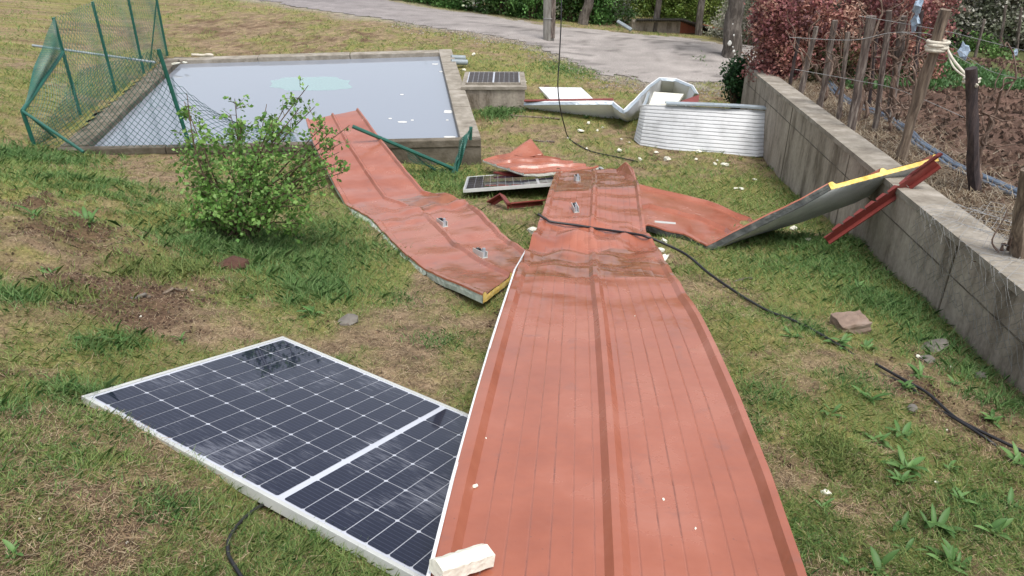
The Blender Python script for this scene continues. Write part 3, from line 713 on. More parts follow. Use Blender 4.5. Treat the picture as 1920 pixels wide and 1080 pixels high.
    for idx, sgn in ((0, -1), (n - 1, 1)):
        tt = T[idx] / np.linalg.norm(T[idx]) * sgn
        rag = np.array([rr.uniform(0, endrag) for _ in range(m)])[:, None] * tt[None]
        strip(Vt[idx] - Nn[idx] * .003 - tt * .002 + rag, Vb[idx] + Nn[idx] * .002 - tt * .002 + rag, np.repeat(tt[None], m, 0))
    mobj(names[1], fv, ff, [M[mats[1]], M[side or mats[1]]], root, fmats=[1] * nside + [0] * (len(ff) - nside))
    root_info[root.name] = (LL, RR, U, Nn)
    return root
def hit(px, py, maxd=60):
    r = Vector(ray(px, py)); best = None
    for b in BV:
        h = b.ray_cast(Vector((0, 0, 0)), r, maxd)
        if h[0] is not None and (best is None or h[3] < best[2]): best = (np.array(h[0]), np.array(h[1]), h[3])
    if best is None: return None
    n = best[1]; 
    if n @ np.array(r) > 0: n = -n
    return best[0], n
def S(lx, ly, lh, rx_, ry_, rh, c=0, k=1): return dict(L=P(lx, ly, lh), R=P(rx_, ry_, rh), c=c, k=k)

# main long red sheet, foreground to the crumpled middle
l1, r1 = P(810, 1080, 1.70), P(1508, 1080, 1.70); l2, r2 = P(892, 757, 1.893), P(1388, 757, 1.893)
stA = [dict(L=l1 + (l1 - l2) * .75, R=r1 + (r1 - r2) * .75 + np.array([-.03, 0, 0]), c=.0), dict(L=l1, R=r1, c=.0), S(851, 910, 1.784, 1449, 910, 1.784), dict(L=l2, R=r2, c=.0), S(921, 655, 2.0, 1342, 655, 2.0, .0),
       S(938, 600, 2.075, 1315, 600, 2.075, .003), S(966, 513, 2.22, 1264, 518, 2.24, .03, .7), S(991, 468, 2.45, 1234, 470, 2.45, .085, .4), S(1006, 430, 2.46, 1214, 440, 2.46, .075, .5),
       S(1019, 397, 2.52, 1206, 402, 2.53, .03, .8), S(1030, 357, 2.63, 1198, 349, 2.62, .02, .9), S(1044, 321, 2.95, 1186, 318, 2.86, .035, .7)]
def wetA(s, u, nz):
    if s > 9.9: return .9
    if 5.95 < s < 7.0: return .50 + .04 * math.sin(u * 12)
    if 7.0 <= s < 8: return .36
    return .0
sheetA = sheet('red_roof_sheet', stA, 'longest red ribbed roof sheet running from the foreground to the middle of the lawn', 'roof sheet', wet=wetA, seed=1, origin=onG((0.2, 3.0)))
LLa, RRa, Ua, Na = root_info[sheetA.name]
q1 = LLa + Na * .031 + Ua * .003; q2 = LLa + Na * .026 - Ua * .010; q3 = q2 - Na * .03
k_ = int(len(LLa) * .55); vv = [v for i in range(k_) for v in (q1[i], q2[i], q3[i])]
mobj('white_edge_film', vv, [(3 * i + s_, 3 * i + 1 + s_, 3 * i + 4 + s_, 3 * i + 3 + s_) for i in range(k_ - 1) for s_ in (0, 1)], M['white'], sheetA)
# upturned corner flap at its far end
fa, fb = P(1162, 322, 2.86), P(1198, 349, 2.62); fc = P(1172, 303, 2.72); fd = P(1188, 318, 2.72)
flapm = MB(); flapm.add([P(1150, 322, 2.90), P(1193, 346, 2.64), P(1186, 318, 2.66), P(1172, 304, 2.70)] + [v + np.array([.012, .01, .0]) for v in [P(1150, 322, 2.90), P(1193, 346, 2.64), P(1186, 318, 2.66), P(1172, 304, 2.70)]],
    [(0, 1, 2, 3), (7, 6, 5, 4), (0, 4, 5, 1), (1, 5, 6, 2), (2, 6, 7, 3), (3, 7, 4, 0)])
flapm.build('upturned_flange', M['red'], sheetA)

# left red sheet from over the basin edge to the middle
stB = [S(574, 226, 2.70, 672, 206, 2.66, .01), S(588, 270, 2.76, 716, 265, 2.73, .006), S(622, 336, 2.83, 764, 325, 2.80, .01), S(648, 384, 2.85, 796, 360, 2.82, .02, .8),
       S(697, 412, 2.72, 868, 374, 2.80, .07, .3), S(728, 446, 2.62, 905, 402, 2.66, .018), S(762, 482, 2.52, 940, 440, 2.60, .02, .9), S(820, 520, 2.40, 965, 460, 2.56, .02, .8), S(905, 556, 2.26, 1000, 484, 2.51, .012, .8)]
def wetB(s, u, nz):
    if 3.2 < s < 4.1 and u > .5: return .6
    return .44 if s > 6.6 else 0
sheetB = sheet('red_roof_sheet', stB, 'left red roof sheet bent from the basin edge down to the long sheet', 'roof sheet', seed=4, profile=rib_prof((.03, .5, .985), .030, False), mats=('red', 'foamy', 'greywhite'), side='membrane', wet=wetB, origin=onG((-1.3, 6.5)), endrag=.01, thick=.05)

LB, RB, UB, NB = root_info[sheetB.name]; rq = random.Random(3); i0, i1 = int(len(LB) * .50), int(len(LB) * .88); vv = []
for i in range(i0, i1):
    f = math.sin(math.pi * (i - i0) / (i1 - i0)) ** .6; w_ = (.02 + rq.uniform(.01, .075)) * f
    a = LB[i] - UB[i] * .006 - NB[i] * .006; b_ = a - UB[i] * w_ - NB[i] * (.02 + w_ * .7); vv += [a, (a + b_) / 2 + NB[i] * rq.uniform(-.012, .012), b_]
mobj('torn_membrane', vv, [(3 * i + s_, 3 * i + 1 + s_, 3 * i + 4 + s_, 3 * i + 3 + s_) for i in range(i1 - i0 - 1) for s_ in (0, 1)], M['membrane'], sheetB)
# right red sheet, bent up and resting on the wall
stC = [dict(L=P(1192, 436, 2.68), R=P(1196, 350, 2.86), c=.02, k=.8), dict(L=P(1214, 424, 2.72), R=P(1218, 354, 2.88), c=.02, k=.9), dict(L=P(1280, 441, 2.73), R=P(1325, 380, 2.93), c=.012), dict(L=P(1310, 456, 2.72), R=P(1405, 412, 2.93), c=.015),
       dict(L=P(1325, 462, 2.70), R=P(1428, 430, 2.88), c=.01), dict(L=PZ(1440, 406, 6.38), R=PZ(1495, 410, 6.95), c=.008), dict(L=PZ(1500, 378, 6.33), R=PZ(1600, 372, 6.75), c=.006), dict(L=PZ(1554, 348, 6.3), R=PZ(1757, 294, 6.25), c=.0)]
sheetC = sheet('red_roof_sheet', stC, 'right red roof sheet folded upwards with its raised end resting on the concrete wall', 'roof sheet', seed=6, profile=rib_prof((.03, .5, .985), .030, False), mats=('red', 'foamy', 'greywhite'), side='foamd', origin=onG((1.8, 6.4)), endrag=.008, thick=.045)
bt = MB()  # black seal strip along the near edge
for a, b in (((1325, 464, 6.62), (1440, 409, 6.37)), ((1440, 409, 6.37), (1553, 352, 6.29))):
    p, q = PZ(*a), PZ(*b); o_ = np.array([0, -.012, -.045]); bt.hexa([p, q, q + np.array([0, .02, 0]), p + np.array([0, .02, 0])], [p + o_, q + o_, q + o_ + np.array([0, .02, 0]), p + o_ + np.array([0, .02, 0])])
bt.build('seal_strip', M['foamd'], sheetC)

# loose red flashing bar under the raised end
def bar(name, pts, wd, th, mat, label, cat, grp=None, notch=False, rot=0):
    pts = [np.array(p, float) for p in pts]; mb = MB()
    for i in range(len(pts) - 1):
        a, b = pts[i], pts[i + 1]; t = unit(b - a); s_ = unit(np.cross(t, [0, 0, 1])); u = np.cross(s_, t)
        if rot: s_, u = s_ * math.cos(rot) + u * math.sin(rot), -s_ * math.sin(rot) + u * math.cos(rot)
        w_ = wd / 2; b = b - t * (.002 if i < len(pts) - 2 else 0)
        # L-shaped flashing: a face and a folded lip
        for o1, o2, q1, q2 in ((-w_, w_, 0, th), (-w_, -w_ + th, -wd * .45, -.001)):
            mb.hexa([a + s_ * o1 + u * q1, b + s_ * o1 + u * q1, b + s_ * o2 + u * q1, a + s_ * o2 + u * q1], [a + s_ * o1 + u * q2, b + s_ * o1 + u * q2, b + s_ * o2 + u * q2, a + s_ * o2 + u * q2])
        if notch:
            L_ = np.linalg.norm(b - a)
            for f in np.linspace(.12, .95, 7):
                c = a + t * L_ * f; mb.hexa([c + s_ * (w_) + u * 0, c + t * .09 + s_ * w_, c + t * .09 + s_ * (w_ + .018), c + s_ * (w_ + .018)], [c + s_ * w_ + u * .02, c + t * .07 + s_ * w_ + u * .03, c + t * .07 + s_ * (w_ + .018) + u * .03, c + s_ * (w_ + .018) + u * .02])
    o = mb.build(name, mat); setorigin(o); tag(o, label, cat, grp); return o
bar('metal_flashing', [PZ(1549, 450, 6.3), PZ(1700, 347, 6.0), PZ(1757, 306, 5.85)], .075, .012, M['darkred'], 'long dark red flashing strip slanting from the grass up over the wall', 'flashing', notch=True, rot=1.1)
bar('metal_flashing', [onG(PG(917, 384), .02), P(941, 366, 2.84), P(954, 384, 2.86), onG(PG(1020, 387), .06)], .075, .012, M['darkred'], 'short bent dark red flashing strip on the grass between the two red sheets', 'flashing', rot=.6)

# torn red piece lying beyond the smaller panel
stD = [dict(L=P(905, 300, 3.06), R=P(982, 326, 2.93), c=.01, k=.5), dict(L=P(930, 293, 3.05), R=P(1010, 326, 2.92), c=.02), dict(L=P(960, 291, 3.02), R=P(1050, 324, 2.92), c=.03), dict(L=P(1000, 292, 3.0), R=P(1090, 320, 2.92), c=.02), dict(L=P(1050, 300, 3.0), R=P(1122, 315, 2.95), c=.01)]
sheetD = sheet('torn_roof_sheet', stD, 'small torn red roof sheet beyond the end of the long sheet', 'roof sheet', seed=9, ribs=(.0, .33, .66, 1.0), mats=('red', 'foam', 'darkred'), thick=.03, origin=onG((0, 9.2)))
fl = [P(954, 288, 3.0), P(995, 259, 2.86), P(1019, 290, 2.98), P(985, 296, 3.02)]
g = MB(); n_ = 10
for i in range(n_ + 1):
    for j in range(n_ + 1):
        s_, t_ = i / n_, j / n_; p = (fl[0] * (1 - s_) + fl[1] * s_) * (1 - t_) + (fl[3] * (1 - s_) + fl[2] * s_) * t_
        g.V.append(p + np.array([0, -.05, .04]) * math.sin(math.pi * s_) * .25)
for i in range(n_):
    for j in range(n_): a = i * (n_ + 1) + j; g.F.append((a, a + 1, a + n_ + 2, a + n_ + 1))
o = g.build('curled_flap', M['red'], sheetD, smooth=True); md = o.modifiers.new('solid', 'SOLIDIFY'); md.thickness = .012
g = MB(); q = [P(925, 322, 3.1), P(960, 330, 3.08), P(1036, 328, 3.0), P(1005, 318, 3.05)]
g.hexa([v + np.array([0, 0, -.02]) for v in q], q); o = g.build('metal_flashing', M['darkred']); setorigin(o); tag(o, 'flat dark red metal offcut between the torn sheet and the smaller solar panel', 'flashing')

# ---------------------------------------------------------------- white sheets
o = MB(); q = [P(1010, 163, 3.16), P(1090, 164, 3.16), P(1116, 188, 3.12), P(1034, 189, 3.10)]
o.hexa([v - np.array([0, 0, .05]) for v in (q[3], q[2], q[1], q[0])], [q[3], q[2], q[1], q[0]])
o = o.build('white_sheet', M['white']); setorigin(o); tag(o, 'flat bright white sheet lying on the grass behind the bent one', 'metal sheet')
md = o.modifiers.new('bevel', 'BEVEL'); md.width = .006; md.segments = 2
CORR = corr_prof(.010, .0833)
def W(tx, ty, th, bx, by, bh, c=0): return dict(L=P(tx, ty, th), R=P(bx, by, bh), c=c, k=1)
GZf = lambda px, py: -PG(px, py)[2]
stE = [W(983, 190, 3.08, 1000, 203, 3.26, .0), W(1080, 190, 3.0, 1090, 213, 3.30), W(1150, 189, 2.98, 1160, 219, 3.34, .01), W(1169, 205, 3.0, 1178, 224, 3.36, .02),
       W(1190, 185, 2.94, 1196, 219, 3.36, .01), W(1215, 160, 2.94, 1216, 190, 3.38), W(1236, 145, 2.97, 1236, 178, 3.4, .0), W(1268, 147, 2.97, 1262, 178, 3.4), W(1300, 160, 2.95, 1290, 190, 3.38), W(1310, 176, 2.95, 1292, 204, 3.36)]
sheetE = sheet('white_sheet', stE, 'white and red edged sheet bent into a loop at the back of the lawn', 'metal sheet', profile=CORR, mats=('white', 'silver', 'white'), seed=12, thick=.07, names=('inner_skin', 'foam_core', 'outer_skin'), origin=onG((2.0, 12.6)), step=.05)
# red lip of that sheet's long flat part
a, b = P(983, 189, 3.06), P(1150, 186.5, 2.97); mb = MB(); mb.tube([a, (a + b) / 2, b], .022, 6); mb.build('red_edge', M['darkred'], sheetE)
mb = MB(); mb.add([P(1268, 193, 2.93), P(1311, 178, 2.93), P(1309, 196, 3.0), P(1262, 197, 2.95)] + [v + np.array([0, .02, 0]) for v in [P(1268, 193, 2.93), P(1311, 178, 2.93), P(1309, 196, 3.0), P(1262, 197, 2.95)]], [(0, 1, 2, 3), (7, 6, 5, 4), (0, 4, 5, 1), (1, 5, 6, 2), (2, 6, 7, 3), (3, 7, 4, 0)])
mb.build('torn_red_corner', M['darkred'], sheetE)
stG = [W(1214, 173, 2.96, 1210, 205, 3.2), W(1206, 192, 2.82, 1193, 240, 3.30, .005), W(1203, 197, 2.80, 1189, 262, 3.34, .005), W(1213, 196, 2.79, 1200, 272, 3.36, .005), W(1260, 198, 2.80, 1250, 280, 3.38, .004), W(1340, 202, 2.82, 1330, 288, 3.40, .008), W(1420, 207, 2.84, 1420, 294, 3.42, .01), W(1450, 209, 2.84, 1447, 290, 3.42, .008), W(1468, 214, 2.84, 1466, 281, 3.38, .004)]
sheetG = sheet('white_sheet', stG, 'big white corrugated sheet standing on edge against the concrete wall', 'metal sheet', profile=CORR, mats=('whitegrey', 'silver', 'greywhite'), seed=15, thick=.05, flipn=True, names=('front_skin', 'foam_core', 'rear_skin'), origin=onG((2.4, 11.0)), step=.04)
mb = MB(); q = [P(1217, 196, 2.80), P(1268, 196, 2.84), P(1282, 176, 2.84), P(1226, 172, 2.86)]
mb.hexa([v - np.array([0, 0, .04]) for v in q], q); mb.build('folded_tongue', M['foam'], sheetG)
mb = MB(); tp_ = [P(1250, 197, 2.78), P(1340, 200, 2.79), P(1400, 203, 2.81), P(1467, 208, 2.81)]
for i in range(3):
    a, b = tp_[i], tp_[i + 1] - unit(tp_[i + 1] - tp_[i]) * .002; k1 = np.array([0, .14, .0]); k2 = np.array([0, 0, .025]); mb.hexa([a, b, b + k1, a + k1], [a + k2, b + k2, b + k1 + k2, a + k1 + k2])
mb.build('top_flange', M['silver'], sheetG)
mb = MB(); a, b = P(1394, 262, 3.2), P(1396, 275, 3.28); mb.tube([a + np.array([0, -.1, 0]), b + np.array([0, -.12, 0])], .012, 5); mb.tube([a + np.array([-.06, -.1, -.04]), a + np.array([.06, -.1, -.05])], .010, 5)
# ---------------------------------------------------------------- small brackets left on the sheets
def bracket(px, py, yaw, label, L_=.15, scale=1.0, flat=False):
    h_ = hit(px, py)
    if h_ is None: return
    p, n = h_; t = unit(np.cross([math.cos(yaw), math.sin(yaw), 0], n)); s_ = np.cross(n, t); r = empty('mounting_bracket', p, label, 'bracket', 'panel mounting brackets left on the red sheets')
    def bx(c, dx, dy, dz, mat, nm):
        mb = MB(); q = [c + t * sx * dx / 2 + s_ * sy * dy / 2 for sx, sy in ((-1, -1), (1, -1), (1, 1), (-1, 1))]; mb.hexa(q, [v + n * dz for v in q]); mb.build(nm, mat, r)
    bx(p, L_, .05, .006, M['alu'], 'foot_plate')
    if not flat:
        bx(p + s_ * .020 + n * .006, L_, .006, .045, M['alu'], 'channel_side'); bx(p - s_ * .020 + n * .006, L_, .006, .045, M['alu'], 'channel_side')
        bx(p + n * .007 - t * .03, .03, .03, .05, M['black'], 'clamp'); bx(p + n * .007 + t * .05, .02, .02, .07, M['silver'], 'bolt')
bracket(829, 422, .5, 'metal mounting bracket in the middle of the left red sheet')
bracket(900, 480, .6, 'metal mounting bracket near the lower end of the left red sheet')
bracket(1082, 338, .1, 'metal mounting bracket at the far wet end of the long red sheet')
bracket(1079, 394, .1, 'metal mounting bracket on the crumpled part of the long red sheet')
bracket(1247, 418, 1.4, 'flat metal plate left on the right red sheet', .2, flat=True)

# ---------------------------------------------------------------- foam scraps
def blobmesh(c, d, seed, name, mat, sub=2, jag=.28, parent=None):
    bm = bmesh.new(); bmesh.ops.create_icosphere(bm, subdivisions=sub, radius=1); rnd = random.Random(seed)
    ph = [rnd.uniform(0, 6) for _ in range(6)]
    for v in bm.verts:
        x, y, z = v.co; f = 1 + jag * (math.sin(3.1 * x + ph[0]) * math.sin(2.7 * y + ph[1]) + .5 * math.sin(6.1 * z + ph[2] + 3 * x)) + rnd.uniform(-jag, jag) * .35
        v.co = Vector((x * d[0] / 2 * f, y * d[1] / 2 * f, z * d[2] / 2 * f))
    me = bpy.data.meshes.new(name); bm.to_mesh(me); bm.free(); me.materials.append(mat)
    o = bpy.data.objects.new(name, me); COL.objects.link(o); o.location = Vector(c); o.rotation_euler = (rnd.uniform(-.2, .2), rnd.uniform(-.2, .2), rnd.uniform(0, 6)); return o
fsc = [(1088, 248, 12), (1101, 218, 8), (1103, 233, 9), (1161, 285, 12), (1250, 302, 16), (1200, 300, 8), (1305, 300, 7), (1340, 309, 8), (1359, 311, 12), (1380, 355, 8), (1390, 356, 9), (1245, 455, 14), (1345, 302, 6), (1065, 260, 6), (1165, 262, 5),
       (1140, 212, 8), (1130, 240, 5), (1180, 268, 5), (1230, 288, 9), (1310, 286, 9), (1415, 338, 7), (1100, 280, 6), (1120, 246, 6), (888, 104, 9), (870, 133, 8), (985, 155, 5), (1070, 190, 9), (1548, 926, 14), (1722, 671, 11), (1783, 690, 7), (1755, 905, 7), (1775, 808, 7), (1612, 400, 6), (1487, 432, 16), (1515, 452, 14), (360, 545, 5), (264, 594, 5), (75, 973, 5), (238, 1018, 6)]
for k, (px, py, wpx) in enumerate(fsc):
    p = PG(px, py); Z = p @ FW; s_ = wpx * Z / FPX * 1.15
    o = blobmesh(onG(p, s_ * .22), (s_, s_ * random.uniform(.5, .8), s_ * random.uniform(.35, .55)), 200 + k, 'foam_scrap', M['foam'])
    tag(o, 'small broken scrap of white foam lying in the grass', 'foam scrap', 'foam scraps scattered over the lawn')
for k, (px, py, s_, lb) in enumerate([(890, 914, .022, 'tiny white foam crumb near the left edge of the long red sheet'), (1244, 937, .012, 'tiny white crumb right of the middle rib of the long red sheet'), (911, 822, .009, 'tiny white speck high on the left flange of the long red sheet'),
      (1304, 992, .010, 'lowest tiny white speck on the right half of the long red sheet'), (1190, 593, .010, 'tiny white speck just below the crease of the long red sheet')]):
    h_ = hit(px, py)
    if h_: o = blobmesh(h_[0] + h_[1] * s_ * .2, (s_, s_ * .8, s_ * .5), 300 + k, 'foam_crumb', M['foam'], sub=1); tag(o, lb, 'foam crumb')
# torn foam hanging at the edges of the long sheet
for k, (px, py, h, sx, sy, sz, lb) in enumerate([(1002, 432, 2.56, .07, .15, .06, 'lump of torn white foam at the left edge of the crumpled long sheet'), (1240, 489, 2.44, .06, .22, .05, 'lump of torn white foam at the right edge of the crumpled long sheet'), (1234, 470, 2.49, .045, .12, .04, 'smaller pale foam lump beside the larger one at the right edge of the long sheet')]):
    o = blobmesh(P(px, py, h), (sx, sy, sz), 320 + k, 'foam_lump', M['foam'], jag=.2); tag(o, lb, 'foam lump')
# white profile lying over the near end of the sheet
ha, hb_ = hit(915, 1056), hit(884, 1072)
pa = ha[0] + ha[1] * .035; pb = pa + (hb_[0] - ha[0]) * 3.0 + ha[1] * .03
mb = MB(); t = unit(pb - pa); s_ = unit(np.cross(t, [0, 0, 1])); u = np.cross(s_, t)
if u[2] < 0: u = -u
ring = [(-.034, -.02), (.030, -.022), (.036, .008), (.012, .024), (-.030, .018)]
sec = []
for f in np.linspace(0, 1, 14):
    c = pa * (1 - f) + pb * f; j = random.uniform(-.0015, .0015)
    sec.append([c + s_ * (x + j) + u * (y + j) for x, y in ring])
V = [v for r_ in sec for v in r_]; FF = [(i * 5 + k, i * 5 + (k + 1) % 5, i * 5 + 5 + (k + 1) % 5, i * 5 + 5 + k) for i in range(13) for k in range(5)] + [(4, 3, 2, 1, 0), (65, 66, 67, 68, 69)]
o = mobj('white_profile', V, FF, M['foam']); setorigin(o); tag(o, 'white foam profile resting on the near end of the long red sheet', 'profile')

# ================================================================ CABLES
def cable(name, pts, rad, mat, label, cat='cable', n=8, grp=None, sm=8):
    sp_ = smooth_path(pts, sm); o = MB().tube(sp_, rad if not callable(rad) else [rad(i / len(sp_)) for i in range(len(sp_))], n).build(name, mat, smooth=True); setorigin(o); tag(o, label, cat, grp); return o
pts = [P(1008, 401, 2.40)]
for px, py in [(1020, 413), (1034, 420), (1082, 426), (1129, 434), (1192, 443), (1215, 447)]:
    h_ = hit(px, py); pts.append(h_[0] + h_[1] * .02 if h_ else P(px, py, 2.42))
pts += [P(1239, 454, 2.46), P(1286, 477, 2.50), P(1330, 513, 2.48)]
for px, py in [(1387, 557), (1440, 588), (1480, 603), (1520, 622), (1560, 645), (1610, 668), (1640, 692), (1700, 727), (1740, 752), (1785, 788), (1845, 826), (1885, 845), (1930, 868), (1990, 905)]: pts.append(onG(PG(px, py), .018 if px < 1600 or px in (1700, 1785, 1845) else -.012))
cable('black_cable', pts, lambda f: .012 - .0055 * f, M['black'], 'thick black cable crossing the crumpled long sheet and trailing off to the right')
pts2 = [PG(px, py, .02) for px, py in [(1640, 688), (1700, 722), (1738, 744), (1790, 790), (1850, 822), (1925, 858)]]
cable('black_cable', [p + np.array([.02, .03, .0]) for p in pts2], .008, M['black'], 'thinner black cable beside the thick one near the lower wall')
pts = [PG(px, py, .02) for px, py in [(545, 930), (508, 941), (478, 955), (448, 982), (430, 1010), (428, 1038), (440, 1062), (455, 1085), (470, 1110)]]
cable('black_cable', pts, .0065, M['black'], 'thin black lead curling out from under the large solar panel')
pts = [PZ(1053, -60, 10.5), PZ(1052, 40, 10.6), PZ(1048, 120, 10.8), PZ(1046, 160, 10.9), PZ(1050, 200, 11.1), PZ(1058, 235, 11.3), PG(1066, 258, .02), PG(1085, 272, .02), PG(1110, 284, .02), PG(1150, 293, .02), PG(1196, 303, .02)]
cable('hanging_wire', pts, .009, M['black'], 'thin dark wire hanging down from above and trailing over the grass', 'wire', 5)
# garden things -------------------------------------------------
def PGdn(px, py, dz=0.0):
    t = np.linspace(2, 50, 1200); r = ray(px, py); pts = t[:, None] * r
    d = pts[:, 2] - garden_z(pts[:, 0], pts[:, 1]) - dz; i = int(np.argmax(d < 0)); i = max(i, 1); a = d[i - 1] / (d[i - 1] - d[i]); return r * (t[i - 1] + a * (t[i] - t[i - 1]))
hp = [(1548, 140), (1562, 165), (1590, 190), (1650, 214), (1700, 245), (1722, 268), (1760, 292), (1790, 312), (1850, 338), (1905, 362), (1960, 390)]
for k in range(3):
    pts = [PGdn(px, py, .03) + np.array([.055 * (k - 1), .04 * (k - 1) + .02 * math.sin(i * 1.7 + k), .012 * (k == 1)]) for i, (px, py) in enumerate(hp)]
    cable('garden_hose', pts, .020, M['hose'], ['nearest blue grey hose of the bundle behind the wall', 'middle blue grey hose of the bundle behind the wall', 'farthest blue grey hose of the bundle behind the wall'][k], 'hose', grp='hoses along the garden bed')

# stakes ---------------------------------------------------------
def stake(b, t, r0, r1, mat, label, name='wooden_stake', up=0, grp='stakes of the vine row behind the wall', rough=.18, gnd=True):
    pb = PGdn(*b, 0) if gnd else b; pt = PD(t[0], t[1], pb[1] - .04 + up)
    pb = pb - unit(pt - pb) * .1; n = 9; pts = []
    for i in range(n): f = i / (n - 1); pts.append(pb * (1 - f) + pt * f + np.array([random.uniform(-.3, .3), random.uniform(-.3, .3), 0]) * r0 * .6 * (0 < i < n - 1))
    rr = [r0 + (r1 - r0) * i / (n - 1) for i in range(n)]
    o = MB().tube(pts, rr, 9, wob=rough).build(name, mat, smooth=True, sharp=35); setorigin(o, pb); tag(o, label, 'stake', grp); return o, pb, pt
big, b1, t1 = stake((1685, 308), (1774, 18), .046, .052, M['stakewood'], 'thickest split stake with a pale rag tied near its top')
stake((1593, 252), (1634, 30), .045, .045, M['stake'], 'grey brown stake rising straight from the middle of the wall top')
stake((1536, 210), (1566, 38), .035, .035, M['stake'], 'thin stake standing next to the gnarled vine stump')
stake((1500, 180), (1531, 50), .040, .030, M['stake'], 'leaning pale stake in front of the dark part of the hedge')
stake((1668, 225), (1694, 30), .045, .045, M['stake'], 'mottled stake just left of the thickest stake and farther back')
stake((1629, 200), (1645, 60), .022, .020, M['stakedark'], 'slim dark stake between two mottled ones')
stake((1572, 232), (1590, 60), .026, .024, M['stake'], 'thin grey stake between the gnarled stump and the middle stake')
stake((1640, 250), (1668, 20), .032, .030, M['stake'], 'crooked grey stake right of the middle stake')
stake((1480, 165), (1498, 70), .024, .022, M['stakedark'], 'dark stick nearest the red hedge')
stake((1712, 165), (1728, 20), .03, .028, M['stakedark'], 'dark thin stake behind the thickest one')
sp, pb7, pt7 = stake((1828, 362), (1820, 128), .048, .040, M['stakedark'], 'short black post with a rope tied round it')
stake((1905, 505), (1932, 318), .05, .045, M['stakewood'], 'thick rough brown stake at the right edge of the photo')
for k, (b, t) in enumerate([((1828, 108), (1846, 36)), ((1872, 100), (1886, 10)), ((1905, 108), (1915, 15)), ((1768, 100), (1778, 40)), ((1740, 104), (1748, 55))]):
    stake(b, t, .03, .025, M['stake'], 'thin grey stake at the far side of the dug garden', grp='thin stakes at the far side of the garden')
# rag and rope on the thickest stake
f = .80; c = b1 * (1 - f) + t1 * f
c = PD(1757, 86, b1[1] - .05)
mb = MB(); ax = unit(t1 - b1)
for q in range(4):
    ring = [c + ax * (q - 1.5) * .022 + np.array([math.cos(a), math.sin(a), 0]) * (.078 + .006 * math.sin(q * 3 + a * 2)) for a in np.linspace(0, 2 * math.pi, 15)]; mb.tube(ring, .017, 6)
o = mb.build('tied_rag', M['rope'], smooth=True); setorigin(o); tag(o, 'pale rag wound round the thickest stake', 'rag')
kn = PD(1826, 160, pb7[1] - .05)
cable('rope', [c + np.array([.08, -.03, -.02]), (c * .6 + kn * .4) + np.array([0.02, -.03, -.005]), kn + np.array([0, -.04, 0])], .011, M['rope'], 'pale rope stretched from the thickest stake to the short black post', 'rope', 6)
cable('rope', [c + np.array([.08, -.04, -.03]), (c * .5 + kn * .5) + np.array([-.02, -.05, -.02]), kn + np.array([0, -.05, .01])], .008, M['rope'], 'second thinner rope strand running alongside the pale rope', 'rope', 6)
mb = MB(); mb.tube([kn + np.array([math.cos(a) * .055, .05 + math.sin(a) * .055, .004 * a]) for a in np.linspace(0, 12, 26)], .010, 6); o = mb.build('rope_knot', M['rope'], smooth=True); setorigin(o); tag(o, 'pale rope wound round the short black post', 'rope')
# plastic rags
for k, (px, py, D, s_, lb) in enumerate([(1716, 42, 7.2, .10, 'blue grey plastic tie knotted in the vines above the wall'), (1808, 96, 8.6, .13, 'pale blue plastic rag caught on a garden stick'), (1720, 12, 7.2, .12, 'blue grey rag at the very top of the vines'), (1903, 100, 9, .07, 'small blue tie on the far vine branch')]):
    o = blobmesh(PD(px, py, D), (s_, s_ * .5, s_ * 1.3), 400 + k, 'plastic_tie', M['bluecloth'], jag=.5); tag(o, lb, 'plastic tie')

# vines ----------------------------------------------------------
def gnarly(a, b, n, amp, rnd):
    a = np.array(a); b = np.array(b); out = []
    for i in range(n + 1):
        f = i / n; out.append(a * (1 - f) + b * f + np.array([rnd.uniform(-1, 1), rnd.uniform(-1, 1), rnd.uniform(-1, 1)]) * amp * (0 < i < n))
    return smooth_path(out, 4)
def vine(base_px, tips, r0, label, seed, fork=.45):
    rnd = random.Random(seed); b = PGdn(*base_px, -.03); vt = empty('vine', b, label, 'vine', 'old vines along the wall')
    tp0 = [PD(t[0], t[1], b[1] + rnd.uniform(-.15, .3)) for t in tips]; c = b + (sum(tp0) / len(tp0) - b) * fork
    pts = gnarly(b, c, 5, .035, rnd); mb = MB().tube(pts, list(np.linspace(r0, r0 * .6, len(pts))), 7, wob=.2); mb.build('stem', M['vine'], vt, smooth=True)
    br = MB()
    for t in tp0:
        pts = gnarly(c, t, 5, .06, rnd); br.tube(pts, list(np.linspace(r0 * .5, .006, len(pts))), 5, wob=.15)
        for _ in range(3):
            k = rnd.randrange(len(pts) // 3, len(pts)); e = pts[k] + np.array([rnd.uniform(-.3, .3), rnd.uniform(-.25, .25), rnd.uniform(-.15, .3)])
            q = gnarly(pts[k], e, 3, .04, rnd); br.tube(q, list(np.linspace(.008, .003, len(q))), 4)
    br.build('branches', M['vine'], vt, smooth=True); return vt
vine((1540, 212), [(1555, 120), (1600, 60), (1500, 90)], .045, 'gnarled vine stump at the edge of the wall top left of the middle', 1)
vine((1505, 178), [(1490, 60), (1530, 20)], .035, 'old vine nearest the red hedge', 2)
vine((1600, 240), [(1615, 10), (1660, -20), (1690, 30), (1580, 40)], .035, 'vine climbing the middle stake with many twigs at its top', 3, .7)
vine((1672, 230), [(1700, 20), (1730, -20), (1660, 60), (1640, 100)], .04, 'vine tangled left of the thickest stake', 4, .6)
vine((1668, 262), [(1660, 180), (1640, 150), (1700, 200)], .025, 'low twiggy vine growing just behind the wall top', 5)
vine((1690, 300), [(1720, 130), (1755, 60), (1700, 100)], .03, 'dark vine stem twisted round the thickest stake', 6, .7)
vine((1830, 360), [(1850, 180), (1900, 100), (1835, 250)], .028, 'curved vine arching right from the short black post', 7, .5)
vine((1900, 500), [(1870, 470), (1850, 480), (1930, 380)], .025, 'short pruned vine at the foot of the rightmost stake', 8)
